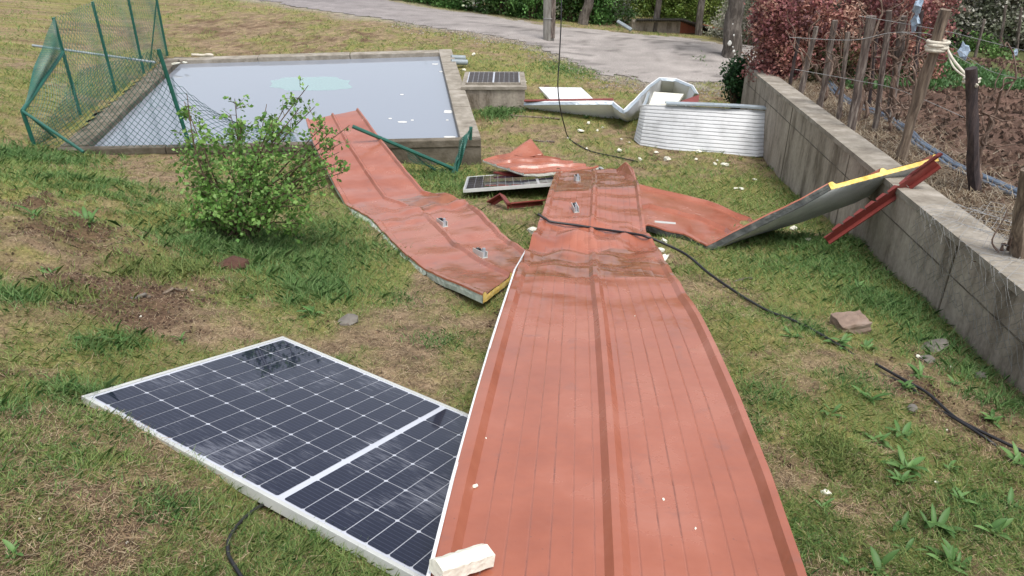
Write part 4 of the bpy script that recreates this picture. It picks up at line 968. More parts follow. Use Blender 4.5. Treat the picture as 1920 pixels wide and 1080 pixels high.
vine((1760, 130), [(1745, 60), (1790, 40)], .02, 'small bare vine in the far part of the garden', 9)
vine((1600, 120), [(1590, 20), (1640, 30), (1560, 40)], .03, 'bare vine standing against the red hedge', 10, .5)
vine((1575, 228), [(1560, 100), (1610, 140), (1580, 60), (1545, 70)], .022, 'slender vine standing left of the middle stake', 12, .5)
vine((1625, 235), [(1615, 90), (1660, 120), (1640, 50), (1600, 160)], .026, 'twiggy vine standing right of the middle stake', 13, .5)
vine((1700, 262), [(1690, 150), (1730, 190), (1715, 90)], .022, 'twiggy vine behind the thickest stake', 14, .5)
vine((1655, 110), [(1650, 0), (1690, 10), (1620, 20)], .03, 'bare vine at the right end of the red hedge', 11, .5)
# tangle of fine wires
rnd = random.Random(5)
for k, (w0, lb) in enumerate([([(1480, 70), (1600, 75), (1700, 62), (1820, 120)], 'upper fence wire strung between the stakes'), ([(1490, 130), (1600, 150), (1690, 170), (1830, 230)], 'middle fence wire strung between the stakes'), ([(1690, 60), (1760, 70), (1850, 130), (1930, 150)], 'slack wire running right over the garden'),
    ([(1610, 30), (1700, 45), (1780, 60), (1900, 90), (1950, 100)], 'top wire running over the garden')]):
    pts = [PD(px, py, 6.8 + .6 * math.sin(i)) for i, (px, py) in enumerate(w0)]
    cable('fence_wire', pts, .0026, M['wire'], lb, 'wire', 4, 'thin wires of the vine row')
nt_ = MB()
for i in range(34):
    # loose hexagonal netting fallen over the near end of the wall
    y = 2.6 + i * .07
    for j in range(16):
        def pp(i_, j_):
            yy = 2.6 + i_ * .075; x = float(wallx(yy)); s_ = j_ * .06 - .42; z = float(wallz(yy))
            q = np.array([x + s_, yy, z + .05 + .03 * math.sin(i_ * .7 + j_)]) if s_ > 0 else np.array([x - .03 - .02 * math.sin(i_ + j_ * .5) ** 2, yy, z + .04 + s_ * 1.0])
            return q + np.array([math.sin(i_ * 3.3 + j_ * 1.9), math.cos(i_ * 1.3 + j_ * 2.9), math.sin(i_ + j_)]) * .008
        if rnd.random() < .78: nt_.tube([pp(i, j), pp(i + 1, j + 1)], .0015, 3, cap=False)
        if rnd.random() < .78: nt_.tube([pp(i + 1, j), pp(i, j + 1)], .0015, 3, cap=False)
o = nt_.build('wire_netting', M['wire']); setorigin(o); tag(o, 'loose grey wire netting draped over the near end of the wall', 'netting')

# ================================================================ GREEN FENCE
fe = empty('mesh_fence', P(153, 222, 2.9), 'bent green wire mesh fence on the left side of the basin', 'fence')
def rod(a, b, r, nm, par, mat='greenpaint'): return MB().tube([a, (np.array(a) + b) / 2, b], r, 8).build(nm, M[mat], par, smooth=True, sharp=40)
posts = []
for b, t in [((153, 223), (100, 33)), ((218, 176), (173, 3)), ((270, 138), (232, -42)), ((314, 105), (286, -40))]:
    pb = P(b[0], b[1], 2.905); pt = PD(t[0], t[1], pb[1] - .02); pb2 = pb - np.array([0, 0, .1]); rod(pb2, pt, .024, 'post', fe); posts.append((pb, pt))
cb = onG(PG(65, 273)); ct = PD(42, 208, cb[1]); rod(cb - np.array([0, 0, .1]), ct, .026, 'post', fe)
knee = PD(118, 98, posts[0][0][1] - .15)
rod(ct, knee, .026, 'top_rail', fe); rod(ct, P(157, 285, 2.86), .020, 'brace', fe); rod(ct + np.array([0, .02, 0]), P(105, 259, 2.90), .018, 'brace', fe)
rod(P(281, 128, 2.9), PD(294, -5, P(281, 128, 2.9)[1]), .012, 'brace', fe)
rod(PD(60, 85, 13.0), PD(292, 117, 13.6), .020, 'loose_rail', fe, 'pvc')
pf = P(357, 276, 2.91); pft = PD(297, 92, pf[1] - .05); rod(pf - np.array([0, 0, .02]), pft, .026, 'post', fe)
def netting(quad, nm, par, mesh=.085, sag=.0, r=.0028, drop=None, matn='greenpaint', top=1.0):
    """quad: BL, BR, TR, TL"""
    q = [np.array(v, float) for v in quad]; Wd = np.linalg.norm(q[1] - q[0]); Ht = max(np.linalg.norm(q[3] - q[0]), np.linalg.norm(q[2] - q[1])); nu = max(4, int(Wd / mesh)); nv = max(3, int(Ht / mesh))
    nrm = unit(np.cross(q[1] - q[0], q[3] - q[0])); mb = MB()
    def f(u, v):
        p = (q[0] * (1 - u) + q[1] * u) * (1 - v) + (q[3] * (1 - u) + q[2] * u) * v
        return p + nrm * sag * math.sin(math.pi * u) * math.sin(math.pi * v) + (np.array([0, 0, -1]) * (drop or 0) * math.sin(math.pi * u) * v) + nrm * .02 * math.sin(u * 9 + v * 5)
    for s_ in range(-nv, nu + 1):
        for sg in (1, -1):
            pts = []
            for k in range(nv + 1):
                u = (s_ + (k if sg == 1 else nv - k)) / nu
                if -.0001 <= u <= 1.0001: pts.append(f(u, k / nv))
            if len(pts) > 1: mb.tube(pts[::1], r, 3, cap=False)
    return mb.build(nm, M[matn], par)
for i in range(3): netting([posts[i][0], posts[i + 1][0], posts[i + 1][1], posts[i][1]], 'mesh_netting', fe, sag=.04)
netting([cb, posts[0][0], knee, ct], 'mesh_netting', fe, sag=.08)
netting([ct, knee, posts[0][1], ct * .45 + knee * .55 + np.array([-.1, 0, .15])], 'mesh_netting', fe, mesh=.05, sag=.1)
netting([cb, pf, pft, PD(150, 130, 9.7)], 'mesh_netting', fe, sag=.15, mesh=.09, r=.0034)
netting([pf, P(560, 268, 2.95), P(545, 240, 2.98), pft * .72 + pf * .28 + np.array([.04, 0, 0])], 'mesh_netting', fe, sag=-.25, drop=.25, mesh=.10, r=.0034)
# fallen post with netting at the near right corner
fp = empty('fallen_fence_post', PD(849, 317, 9.5), 'fallen green fence post with bunched mesh leaning on the near basin wall', 'fence')
e0, e1 = PD(661, 237, 9.1), PD(849, 316, 9.45); rod(e0, e1, .024, 'post', fp); rod(PD(882, 262, 9.75), PD(883, 238, 9.75), .022, 'post_stub', fp)
rod(PD(883, 241, 9.72), PD(855, 300, 9.5), .014, 'brace', fp)
for k in range(3): netting([PD(845 + 4 * k, 336, 9.4), PD(860 + 3 * k, 300, 9.45 + .03 * k), PD(884, 240, 9.7), PD(868 - k * 3, 262, 9.6)], 'mesh_netting', fp, mesh=.03, sag=.05 * k, r=.003)
netting([PD(770, 300, 9.55), PD(847, 330, 9.42), e1, e0 * .5 + e1 * .5], 'mesh_netting', fp, mesh=.05, sag=.04, r=.0028)

# ================================================================ POLE, ROCKS, STICKS
b = onG(PG(1029, 78)); t_ = PD(1031, -420, b[1]); pol = empty('utility_pole', b, 'weathered grey pole standing at the edge of the gravel road', 'pole')
mb = MB().tube([b - np.array([0, 0, .2]), b * .7 + t_ * .3, b * .4 + t_ * .6, t_], [.135, .13, .12, .105], 12, wob=.03); mb.build('shaft', noisy('old_pole', [(.13, .115, .10), (.25, .235, .21), (.36, .34, .31)], 5, .9, .7, 25, stretch=(3, 3, .6)), pol, smooth=True, sharp=50)
mb = MB().box(b + np.array([0.09, -.11, .85]), (.10, .05, 1.5)); mb.build('cable_cover', M['stake'], pol)
for hz in (.55, 1.25):
    MB().tube([b + np.array([math.cos(a) * .145, math.sin(a) * .145, hz]) for a in np.linspace(0, 2 * math.pi, 17)], .008, 4).build('band', M['wire'], pol)
def rock(px, py, wpx, hr_, mat, lb, k, cat='stone', name='stone', dr=.7):
    p = PG(px, py); Z = p @ FW; s_ = wpx * Z / FPX; o = blobmesh(onG(p, s_ * hr_ * .2), (s_, s_ * dr, s_ * hr_), 500 + k, name, mat, sub=2, jag=.16); o.rotation_euler[2] = .5; tag(o, lb, cat); return o
def brickish(px, py, wpx, lb):
    p = onG(PG(px, py)); Z = p @ FW; s_ = wpx * Z / FPX; bm = bmesh.new(); bmesh.ops.create_cube(bm, size=1)
    bmesh.ops.subdivide_edges(bm, edges=bm.edges[:], cuts=4, use_grid_fill=True); rnd = random.Random(4)
    for v in bm.verts:
        v.co.x *= s_; v.co.y *= s_ * .75; v.co.z *= s_ * .55; v.co += Vector([rnd.uniform(-1, 1) * s_ * .028 for _ in range(3)])
        if v.co.x > .3 * s_ and v.co.z > 0: v.co.z *= .8
    me = bpy.data.meshes.new('stone_block'); bm.to_mesh(me); bm.free(); me.materials.append(M['stone']); o = bpy.data.objects.new('stone_block', me); COL.objects.link(o)
    o.location = Vector(p + np.array([0, 0, s_ * .2])); o.rotation_euler = (.1, -.1, .15); md = o.modifiers.new('b', 'BEVEL'); md.width = .008; md.segments = 2; tag(o, lb, 'stone')
brickish(1592, 618, 58, 'brown squared stone block in the grass by the black cable')
rock(653, 604, 44, .38, M['stoneg'], 'flat grey brown stone on the straw above the large solar panel', 1)
rock(1750, 652, 70, .20, M['stoneg'], 'long dark grey stone slab at the foot of the wall', 2, dr=.5)
rock(1738, 676, 36, .35, M['stoneg'], 'smaller grey stone touching the long slab by the wall', 3)
rock(1710, 768, 26, .6, M['stoneg'], 'small grey stone beside the two black cables', 4)
rock(1838, 708, 28, .6, M['stoneg'], 'small dark stone near the wall foot right of the slab', 5)
rock(437, 503, 58, .5, M['soil2'] if 'soil2' in M else noisy('fresh_earth', [(.05, .022, .014), (.11, .05, .035)], 20, .95, .9, 60), 'dark red brown clump of fresh earth in the grass below the bush', 6, 'earth clump', 'earth_clump')
rock(708, 1052, 26, .4, M['stoneg'], 'small dark stone in the grass under the near edge of the solar panel', 7)
for k, (px0, py0, px1, py1, r_, lb, mt) in enumerate([(955, 216, 1050, 223, .018, 'thin pale pole lying on the grass in front of the small tank', 'stakewood'), (1000, 263, 1040, 266, .014, 'short dark stick behind the torn red piece', 'stake'), (1440, 312, 1460, 285, .012, 'thin stick leaning at the foot of the white corrugated sheet', 'stakewood'),
        (1356, 537, 1410, 522, .012, 'crooked twig in the grass below the raised red sheet', 'stake'), (248, 557, 282, 556, .010, 'thin grey twig on the bank at the left', 'stoneg'), (306, 551, 350, 540, .008, 'pale twig on the bank to the right of another twig', 'stakewood'), (360, 103, 400, 104, .03, 'pale split branch lying behind the far edge of the basin', 'rope')]):
    a, b = PG(px0, py0, r_ * .8), PG(px1, py1, r_ * .8); rnd = random.Random(k); o = MB().tube(gnarly(a, b, 4, .02, rnd), r_, 6, wob=.15).build('stick', M[mt], smooth=True); setorigin(o); tag(o, lb, 'stick')
for k, (px, py) in enumerate([(330, 119), (346, 117)]):
    o = blobmesh(P(px, py, 2.88), (.16, .05, .04), 600 + k, 'foam_strip', M['foam']); tag(o, ['white foam strip on the far left corner of the basin rim, left one', 'white foam strip on the far left corner of the basin rim, right one'][k], 'foam strip')
# ================================================================ FOLIAGE
def norml(a): return a / (np.linalg.norm(a, axis=-1, keepdims=True) + 1e-9)
def leaves(pos, size, cols, asp=.55, upb=.6, rs=None, drn=None, fold=.15):
    rs = rs or rng; n = len(pos)
    nr = norml(rs.normal(size=(n, 3)) + np.array([0, 0, upb * 1.6])); d = rs.normal(size=(n, 3)) if drn is None else drn + rs.normal(size=(n, 3)) * .5
    d = norml(d - nr * (d * nr).sum(1, keepdims=True)); s_ = np.cross(nr, d); L_ = size[:, None]
    co = np.stack([pos, pos + d * L_ * .5 + s_ * L_ * asp * .5 + nr * L_ * fold, pos + d * L_, pos + d * L_ * .5 - s_ * L_ * asp * .5 + nr * L_ * fold], 1).reshape(-1, 3)
    return co, np.repeat(cols, 4, 0)
def palette(n, cols, rs=None, var=.25):
    rs = rs or rng; cols = np.array(cols); c = cols[rs.integers(0, len(cols), n)]; return c * rs.uniform(1 - var, 1 + var, (n, 1))
def cloud(center, rad, ncl, per, clr, lsize, cols, seed, shape='ell', floor=None, shell=.45, upb=.4, asp=.6):
    rs = np.random.default_rng(seed); pts = []; c = []
    k = 0
    while k < ncl:
        v = rs.uniform(-1, 1, 3)
        r_ = np.linalg.norm(v) if shape == 'ell' else (np.abs(v) ** 4).sum() ** .25
        if r_ > 1 or r_ < shell * rs.uniform(.3, 1): continue
        cc = np.array(center) + v * np.array(rad); m = rs.integers(int(per * .5), int(per * 1.5)); cr = clr * rs.uniform(.6, 1.3)
        pts.append(cc + rs.normal(size=(m, 3)) * cr * .5); base = palette(1, cols, rs, .12)[0]; c.append(palette(m, [base, base * 1.15, base * .85], rs, .2)); k += 1
    pts = np.concatenate(pts); c = np.concatenate(c)
    if floor is not None: k_ = pts[:, 2] > floor; pts = pts[k_]; c = c[k_]
    return leaves(pts, rs.uniform(.7, 1.3, len(pts)) * lsize, c, asp, upb, rs)
GREENS = [(.085, .17, .045), (.12, .22, .06), (.06, .13, .035), (.16, .27, .08)]
# ---- the big bush in front of the basin
rs = np.random.default_rng(3)
bb = onG(PG(440, 448)); bush = empty('green_bush', bb, 'leafy bright green bush growing in front of the basin', 'bush')
tips = [(345, 190, .3), (372, 225, .1), (400, 260, -.2), (440, 185, .2), (452, 225, -.1), (432, 215, 0), (500, 195, .3), (512, 225, -.2), (540, 190, .1), (578, 160, .1), (560, 205, -.1), (590, 200, .2), (610, 232, 0), (640, 268, 0), (648, 300, -.1), (628, 322, -.2), (345, 262, .2), (335, 300, 0), (350, 345, -.3),
        (362, 392, -.4), (590, 385, -.4), (565, 420, -.3), (610, 350, -.1), (470, 270, -.4), (520, 300, -.5), (430, 320, -.6), (480, 350, -.6), (540, 360, -.5), (400, 400, -.5), (500, 400, -.5), (450, 255, .4), (390, 300, .5), (560, 280, .5), (600, 300, .4), (530, 240, .3), (490, 300, .3), (380, 350, .4), (655, 235, .1), (636, 285, .1), (655, 318, 0), (622, 245, .2), (350, 175, 0), (580, 335, .2), (520, 420, -.4), (370, 420, -.2)]
st_ = MB(); LP = []; LD = []
for k, (px, py, dd) in enumerate(tips):
    e = PD(px, py, bb[1] + dd * .8); s0 = bb + np.array([rs.uniform(-.14, .14), rs.uniform(-.12, .12), -.03]); m_ = s0 * .5 + e * .5 + np.array([rs.uniform(-.08, .08), rs.uniform(-.08, .08), .10])
    pts = smooth_path([s0, m_, e], 8); st_.tube(pts, list(np.linspace(.010, .0025, len(pts))), 5, cap=False)
    tall = py < 235 or px > 615
    ntw = 14 if tall else 15
    for j in range(ntw):
        f = rs.uniform(.3, 1) ** .8; i = min(int(f * (len(pts) - 1)), len(pts) - 2); p = pts[i]; ln = rs.uniform(.06, .20) * (1.15 - f * .6) * (1 if tall else 1.35); d_ = norml(rs.normal(size=3) + np.array([0, 0, .25])); q = p + d_ * ln
        st_.tube([p, (p + q) / 2 + rs.normal(size=3) * .008, q], [.0025, .002, .0012], 3, cap=False)
        nl = rs.integers(5, 9) if tall else rs.integers(9, 17)
        ff = rs.uniform(.15, 1.05, nl)[:, None]; LP.append(p + (q - p) * ff + rs.normal(size=(nl, 3)) * (.014 if tall else .030)); LD.append(np.repeat(d_[None], nl, 0))
st_.build('stems', M['twig'], bush)
LP = np.concatenate(LP); LD = np.concatenate(LD)
cl_ = palette(len(LP), [(.14, .28, .06), (.19, .34, .08), (.09, .20, .045), (.25, .40, .12)], rs, .2)
co, cc = leaves(LP, rs.uniform(.024, .044, len(LP)), cl_, .78, .5, rs, LD)
npmesh('leaves', co, 4, M['leaf'], cc, bush)
# ---- generic shrub / tree makers
def bushobj(name, c, rad, ncl, per, clr, ls, cols, seed, label, cat='bush', grp=None, shape='ell', floor=None, asp=.6, trunk=True, shell=.45):
    r = empty(name, (c[0], c[1], (floor if floor is not None else c[2] - rad[2])), label, cat, grp)
    co, cc = cloud(c, rad, ncl, per, clr, ls, cols, seed, shape, floor, shell=shell, asp=asp); npmesh('leaves', co, 4, M['leaf'], cc, r)
    rn = random.Random(seed); mb = MB(); b = np.array([c[0], c[1], (floor if floor is not None else c[2] - rad[2]) - .05])
    for k in range(9):
        e = np.array(c) + np.array([rn.uniform(-.75, .75) * rad[0], rn.uniform(-.75, .75) * rad[1], rn.uniform(0, .85) * rad[2]]); pts = gnarly(b + np.array([rn.uniform(-.2, .2) * rad[0], rn.uniform(-.2, .2) * rad[1], 0]), e, 4, .07, rn); mb.tube(pts, list(np.linspace(.03, .006, len(pts))), 5)
    mb.build('stems', M['twig'], r); return r
# red hedge beyond the wall end
hc = (5.15, 12.6, -2.05)
REDS = [(.32, .14, .125), (.45, .23, .18), (.27, .11, .115), (.52, .32, .24), (.18, .09, .09), (.36, .15, .14)]
hd = empty('red_leaf_hedge', (5.1, 12.6, -3.0), 'dense hedge of red and pink leaves at the far end of the wall', 'hedge')
co1, cc1 = cloud((5.35, 12.45, -2.02), (1.42, .75, 1.02), 520, 60, .17, .06, REDS, 21, 'box', -3.1)
co2, cc2 = cloud((4.45, 12.5, -1.98), (.55, .8, 1.0), 200, 60, .17, .06, REDS[:3], 22, 'ell', -3.3)
npmesh('leaves', np.concatenate([co1, co2]), 4, M['leaf'], np.concatenate([cc1, cc2]), hd)
rn = random.Random(8); mb = MB()
for k in range(34):
    x = rn.uniform(4.3, 6.6); b = np.array([x, 12.4 + rn.uniform(-.35, .35), -2.75]); e = b + np.array([rn.uniform(-.35, .35), rn.uniform(-.5, .2), rn.uniform(.8, 1.5)]); pts = gnarly(b, e, 4, .06, rn); mb.tube(pts, list(np.linspace(.028, .006, len(pts))), 5)
mb.build('stems', M['vine'], hd)
bushobj('green_shrub', (4.02, 13.35, -2.92), (.28, .25, .42), 60, 60, .12, .06, [(.02, .06, .02), (.035, .09, .03), (.05, .11, .04)], 31, 'small dark green shrub at the foot of the red hedge', 'shrub', floor=-3.5)
bushobj('brown_shrub', (4.9, 11.75, -2.35), (.42, .3, .5), 60, 40, .16, .05, [(.05, .045, .02), (.09, .07, .03), (.06, .08, .03)], 32, 'sparse brown green shrub in front of the hedge behind the wall', 'shrub', floor=-2.65)
# ---- trees
def limb(mb, a, d, L_, r0, dep, rn, ends, spread=.6):
    n = 5; pts = [a]; p = a.copy(); dd = d.copy()
    for i in range(n): dd = unit(dd + np.array([rn.uniform(-.2, .2), rn.uniform(-.2, .2), rn.uniform(-.02, .2)])); p = p + dd * L_ / n; pts.append(p.copy())
    mb.tube(pts, list(np.linspace(r0, r0 * .6, n + 1)), 8 if dep > 1 else 5, wob=.08, cap=False)
    if dep == 0: ends.append(pts[-1]); ends.append(pts[3]); return
    for _ in range(3 if dep > 1 else 4):
        nd = unit(dd + np.array([rn.uniform(-1, 1), rn.uniform(-1, 1), rn.uniform(-.1, .5)]) * spread); limb(mb, pts[rn.choice([3, 4, 5])], nd, L_ * rn.uniform(.6, .85), r0 * .5, dep - 1, rn, ends, spread)
def tree(px, py, r0, Ltr, lean, cols, label, seed, grp=None, ls=.09, per=60, dep=2, name='tree', bark='bark', base=None, clr=.4):
    rn = random.Random(seed); b = np.array(base) if base is not None else onG(PG(px, py)); T_ = empty(name, b, label, 'tree', grp); mb = MB(); ends = []
    top = b + np.array([lean[0], lean[1], Ltr]); pts = gnarly(b - np.array([0, 0, .15]), top, 5, r0 * .25, rn); m_ = len(pts); rad = [r0 * (1.25 if i == 0 else 1.08 if i == 1 else 1 - .25 * i / m_) for i in range(m_)]
    mb.tube(pts, rad, 14, wob=.05, cap=False); d = unit(top - b)
    for k in range(3 if dep > 1 else 4): limb(mb, top - d * rn.uniform(0, .1), unit(d + np.array([rn.uniform(-1, 1), rn.uniform(-1, 1), .2]) * .55), Ltr * rn.uniform(.5, .7), r0 * .55, dep - 1, rn, ends)
    mb.build('trunk', M[bark], T_, smooth=True, sharp=60)
    rs_ = np.random.default_rng(seed); P_ = []; C_ = []
    for e in ends:
        for _ in range(2):
            m = rs_.integers(per // 2, per); cc_ = e + rs_.normal(size=3) * .25; P_.append(cc_ + rs_.normal(size=(m, 3)) * clr * .6); b_ = palette(1, cols, rs_, .15)[0]; C_.append(palette(m, [b_], rs_, .25))
    P_ = np.concatenate(P_); C_ = np.concatenate(C_); co, cc = leaves(P_, rs_.uniform(.7, 1.3, len(P_)) * ls, C_, .6, .3, rs_); npmesh('crown', co, 4, M['leaf'], cc, T_); return T_, b
YG = [(.24, .33, .08), (.18, .28, .07), (.32, .40, .12)]; PALE = [(.42, .42, .33), (.33, .35, .25), (.58, .56, .48), (.26, .29, .19), (.40, .36, .30)]
T1, tb = tree(1368, 108, .235, 1.55, (-.05, 0), YG, 'grey trunked tree with white blotches of paint beside the gravel turnout', 41, ls=.10, per=40)
M['paint'] = noisy('white_blotch', [(.5, .5, .47), (.68, .68, .64)], 9, .9, .2)
for k, (px, py, s_) in enumerate([(1368, 81, .11), (1376, 96, .06), (1376, 66, .04), (1378, 102, .035), (1374, 88, .03), (1374, 45, .03)]):
    c = PD(px, py, tb[1] - .27); bm = blobmesh(c, (s_, .035, s_ * 1.15), 700 + k, 'paint_blotch', M['paint'], jag=.15); bm.rotation_euler = (0, 0, 0); bm.parent = T1; bm.location = bm.location - T1.location
tree(1092, 46, .16, 1.7, (.35, .2), [(.05, .12, .02), (.08, .16, .03)], 'dark leaning tree left of the low shed beyond the road', 42, ls=.12, per=50)
tree(1226, 60, .10, 1.8, (.15, 0), YG, 'slim forked tree in front of the grey wall of the shed', 43, ls=.10, per=40, base=onG(PG(1226, 60)))
tree(1310, 66, .11, 1.8, (.0, .1), YG, 'slim tree in front of the orange wall of the shed', 44, ls=.10, per=40)
tree(1150, 40, .09, 2.0, (.2, .1), [(.09, .17, .03), (.13, .2, .04)], 'thin young tree behind the left end of the shed', 45, ls=.11, per=50, base=np.array([3.1, 25.5, -4.1]))
tree(1420, 30, .12, 1.9, (-.1, .1), PALE, 'pale leaved tree behind the painted trunk', 46, ls=.11, per=60, base=np.array([8.8, 25.5, -4.6]))
tree(1400, 30, .09, 2.0, (.1, .1), PALE, 'slender pale tree just left of the red hedge top', 47, ls=.10, per=60, base=np.array([7.4, 23.5, -4.2]))
# ---- shed beyond the road
sb = np.array([5.6, 23.2, -4.55]); shd = empty('shed', sb, 'low shed with grey and orange walls and a dark corrugated roof beyond the road', 'shed')
def zat(D, py): r = ray(960, py); return r[2] / r[1] * D
def xat(px, py, D): r = ray(px, py); return r[0] / r[1] * D
yF = 23.4; xa, xm, xb = xat(1185, 40, yF), xat(1276, 45, yF), xat(1350, 55, yF); zt_ = zat(yF, 36)
mb = MB().hexa([(xa, yF, -4.7), (xm, yF, -4.7), (xm, yF + 2.2, -4.7), (xa, yF + 2.2, -4.7)], [(xa, yF, zt_), (xm, yF, zt_), (xm, yF + 2.2, zt_ - .75), (xa, yF + 2.2, zt_ - .75)]); mb.build('grey_wall', M['concrete'], shd)
mb = MB().hexa([(xm + .003, yF + .05, -4.7), (xb + .2, yF + .4, -4.9), (xb + .2, yF + 2.2, -4.9), (xm + .003, yF + 2.2, -4.7)], [(xm + .003, yF + .05, zt_), (xb + .2, yF + .4, zt_ - .33), (xb + .2, yF + 2.2, zt_ - 1.05), (xm + .003, yF + 2.2, zt_ - .75)]); mb.build('orange_wall', M['brick'], shd)
mb = MB(); mb.box(((xa + xm) / 2, yF - .012, zt_ - .05), (xm - xa - .05, .02, .07)); mb.build('lintel', M['coping'], shd)
mb = MB(); mb.box((xm - .35, yF - .006, -4.1), (.22, .03, .75)); mb.build('doorway', M['roofdark'], shd)
rv = []; rf = []; nx = 90
for i in range(nx):
    f = i / (nx - 1); x = xa + .1 + (xb + .35 - xa) * f; z = zt_ + .04 + (.035 if i % 2 else 0) - max(0, x - xm) * .30
    rv += [(x, yF - .25, z), (x, yF + 2.6, z - .75), (x, yF - .25, z - .05), (x, yF + 2.6, z - .80)]
for i in range(nx - 1): a = i * 4; rf += [(a, a + 4, a + 5, a + 1), (a + 2, a + 3, a + 7, a + 6), (a, a + 2, a + 6, a + 4), (a + 1, a + 5, a + 7, a + 3)]
mobj('roof', rv, rf, M['roofdark'], shd)
o = MB().tube([PD(1158, 40, 22.0), PD(1184, 56, 21.7)], .05, 6).build('grey_plank', M['pvc']); setorigin(o); tag(o, 'grey plank leaning at the left end of the shed', 'plank')
# ---- bushes along the far side of the road
R_ = [(650, -8, 26.5, 1.3, .5), (715, -3, 26.2, 1.2, .6), (765, 2, 25.5, 1.0, .6), (815, 5, 25.0, 1.1, .75), (860, 10, 24.6, 1.0, .9), (905, 14, 24.2, 1.0, 1.1), (950, 14, 24.0, .9, 1.3), (990, 12, 23.8, .9, 1.5), (1030, 14, 24.5, 1.0, 1.8), (1070, 16, 24.3, .8, 1.7), (1112, 10, 24.5, .8, 1.7), (1150, 8, 25.5, .8, 1.6), (1010, -8, 27, 1.6, 2.2), (1100, -12, 27.5, 1.6, 2.4), (900, -6, 27.5, 1.5, 1.3)]
names_ = ['first', 'second']
for k, (px, py, D, rx_, rz_) in enumerate(R_):
    x = xat(px, 20, D); g0 = float(H(np.array([x]), np.array([D]))[0]); pal = [GREENS, [(.12, .26, .07), (.17, .33, .10), (.08, .19, .05)], [(.20, .30, .12), (.34, .38, .25), (.12, .22, .08), (.5, .52, .44)]][k % 3 if k > 3 else (2 if k % 2 == 0 else 1)]
    bushobj('roadside_bush', (x, D, g0 + rz_ * .75), (rx_, .9, rz_), int(90 * rx_ * max(rz_, .8)), 60, .28, .09, pal, 800 + k, ['green', 'fresh green', 'pale flecked'][k % 3] + ' bush beyond the gravel road, clump in the row left of the shed', 'bush', 'bushes along the far side of the road', floor=g0 - .1)
# ---- thicket to the right of the hedge and beyond the garden
for k, (px, D, rx_, rz_, zb, pal) in enumerate([(1400, 22.5, 1.2, .9, -4.2, PALE), (1450, 21, 1.3, 1.6, -3.9, PALE), (1520, 20.5, 1.4, 1.7, -3.7, PALE), (1590, 19.5, 1.2, 1.6, -3.5, PALE), (1660, 18.5, 1.2, 1.5, -3.3, PALE), (1730, 17.8, 1.1, 1.5, -3.05, PALE), (1790, 17.2, 1.1, 1.5, -3.0, PALE), (1850, 16.8, 1.0, 1.5, -2.95, PALE), (1910, 16.6, 1.1, 1.5, -2.95, PALE), (1980, 16.4, 1.2, 1.6, -2.95, PALE),
      (1745, 15.8, .45, .18, -2.85, GREENS), (1865, 15.6, .3, .14, -2.85, GREENS), (1330, 27, 1.8, 2.2, -4.9, YG), (1230, 28, 1.9, 2.4, -4.6, YG), (1430, 27, 1.8, 2.6, -5.0, PALE), (1290, 30, 2.2, 3, -5, YG), (1180, 29, 1.8, 2.6, -4.4, GREENS)]):
    x = xat(px, 40, D)
    bushobj('thicket_bush', (x, D, zb + rz_ * .85), (rx_, .8, rz_), int(130 * rx_ * max(rz_, .5)), 55, .22, .075, pal, 900 + k, (['pale grey green', 'low dark green', 'yellow green'][0 if pal is PALE else 1 if pal is GREENS else 2]) + ' thicket bush behind the ' + ('garden' if px > 1440 else 'shed and painted tree'), 'bush', 'thicket behind the garden and the shed', floor=zb - .1)
# leafy mass far behind, closing the view between the bushes
rs = np.random.default_rng(77); n = 60000; x = rs.uniform(-9, 26, n); y = 29 + rs.uniform(0, 7, n); hgt = np.clip((x + 9) / 9, .12, 1) * 3.6
z = H(x, y) + rs.uniform(0, 1, n) * hgt * (.6 + .8 * fbm(x * .6, y * .6, 5, 3)); co, cc = leaves(np.c_[x, y, z], rs.uniform(.12, .24, n), palette(n, [(.14, .20, .08), (.20, .26, .11), (.26, .29, .18), (.09, .14, .06)], rs), .7, .3, rs)
o = npmesh('woodland', co, 4, M['leaf'], cc); tag(o, 'far off green woodland closing the view at the back', 'woodland', kind='stuff')

# ================================================================ GRASS, STRAW, WEEDS
def footprints():
    fp = [shrink([cB, cB + V_ * 2.134, cA + V_ * 2.134, cA], .99), shrink(POOL, 1.0)]
    fp.append([(x0 - .05, y0), (x1, y0), (x1, y1), (x0 - .05, y1)])
    for st in (stA,): fp.append([s['L'] for s in st] + [s['R'] for s in st][::-1])
    for st in (stB, stC[:5], stD): fp.append([s['L'] for s in st] + [s['R'] for s in st][::-1])
    return fp
FPS = footprints()
def scatter(n, seed, dmin=1.0, dmax=26, a=1.35):
    rs = np.random.default_rng(seed); u = rs.random(n); D = (dmin ** (1 - a) + u * (dmax ** (1 - a) - dmin ** (1 - a))) ** (1 / (1 - a)); X = rs.uniform(-1, 1, n) * (D * .80 + 1.6)
    ok = (X < wallx(D) - .01)
    for f in FPS: ok &= ~inpoly(X, D, f)
    return X[ok], D[ok], rs
def blades(X, D, rs, hgt, wid, cols, lean=.5, bend=.4, dz=0.0):
    n = len(X); Z0 = H(X, D) - .004 + dz; a = rs.uniform(0, 2 * math.pi, n); s_ = np.c_[np.cos(a), np.sin(a), np.zeros(n)] * wid[:, None] * .5
    b = rs.uniform(0, 2 * math.pi, n); d = np.c_[np.cos(b) * lean, np.sin(b) * lean, np.ones(n)]; d = norml(d); base = np.c_[X, D, Z0]
    m_ = base + d * hgt[:, None] * .55; t = base + d * hgt[:, None] + np.c_[np.cos(b), np.sin(b), -np.ones(n) * .4] * (bend * hgt)[:, None] * .5
    co = np.stack([base - s_, base + s_, m_ + s_ * .75, t, m_ - s_ * .75], 1).reshape(-1, 3)
    return co, np.repeat(cols, 5, 0)
parts_c = []; parts_k = []
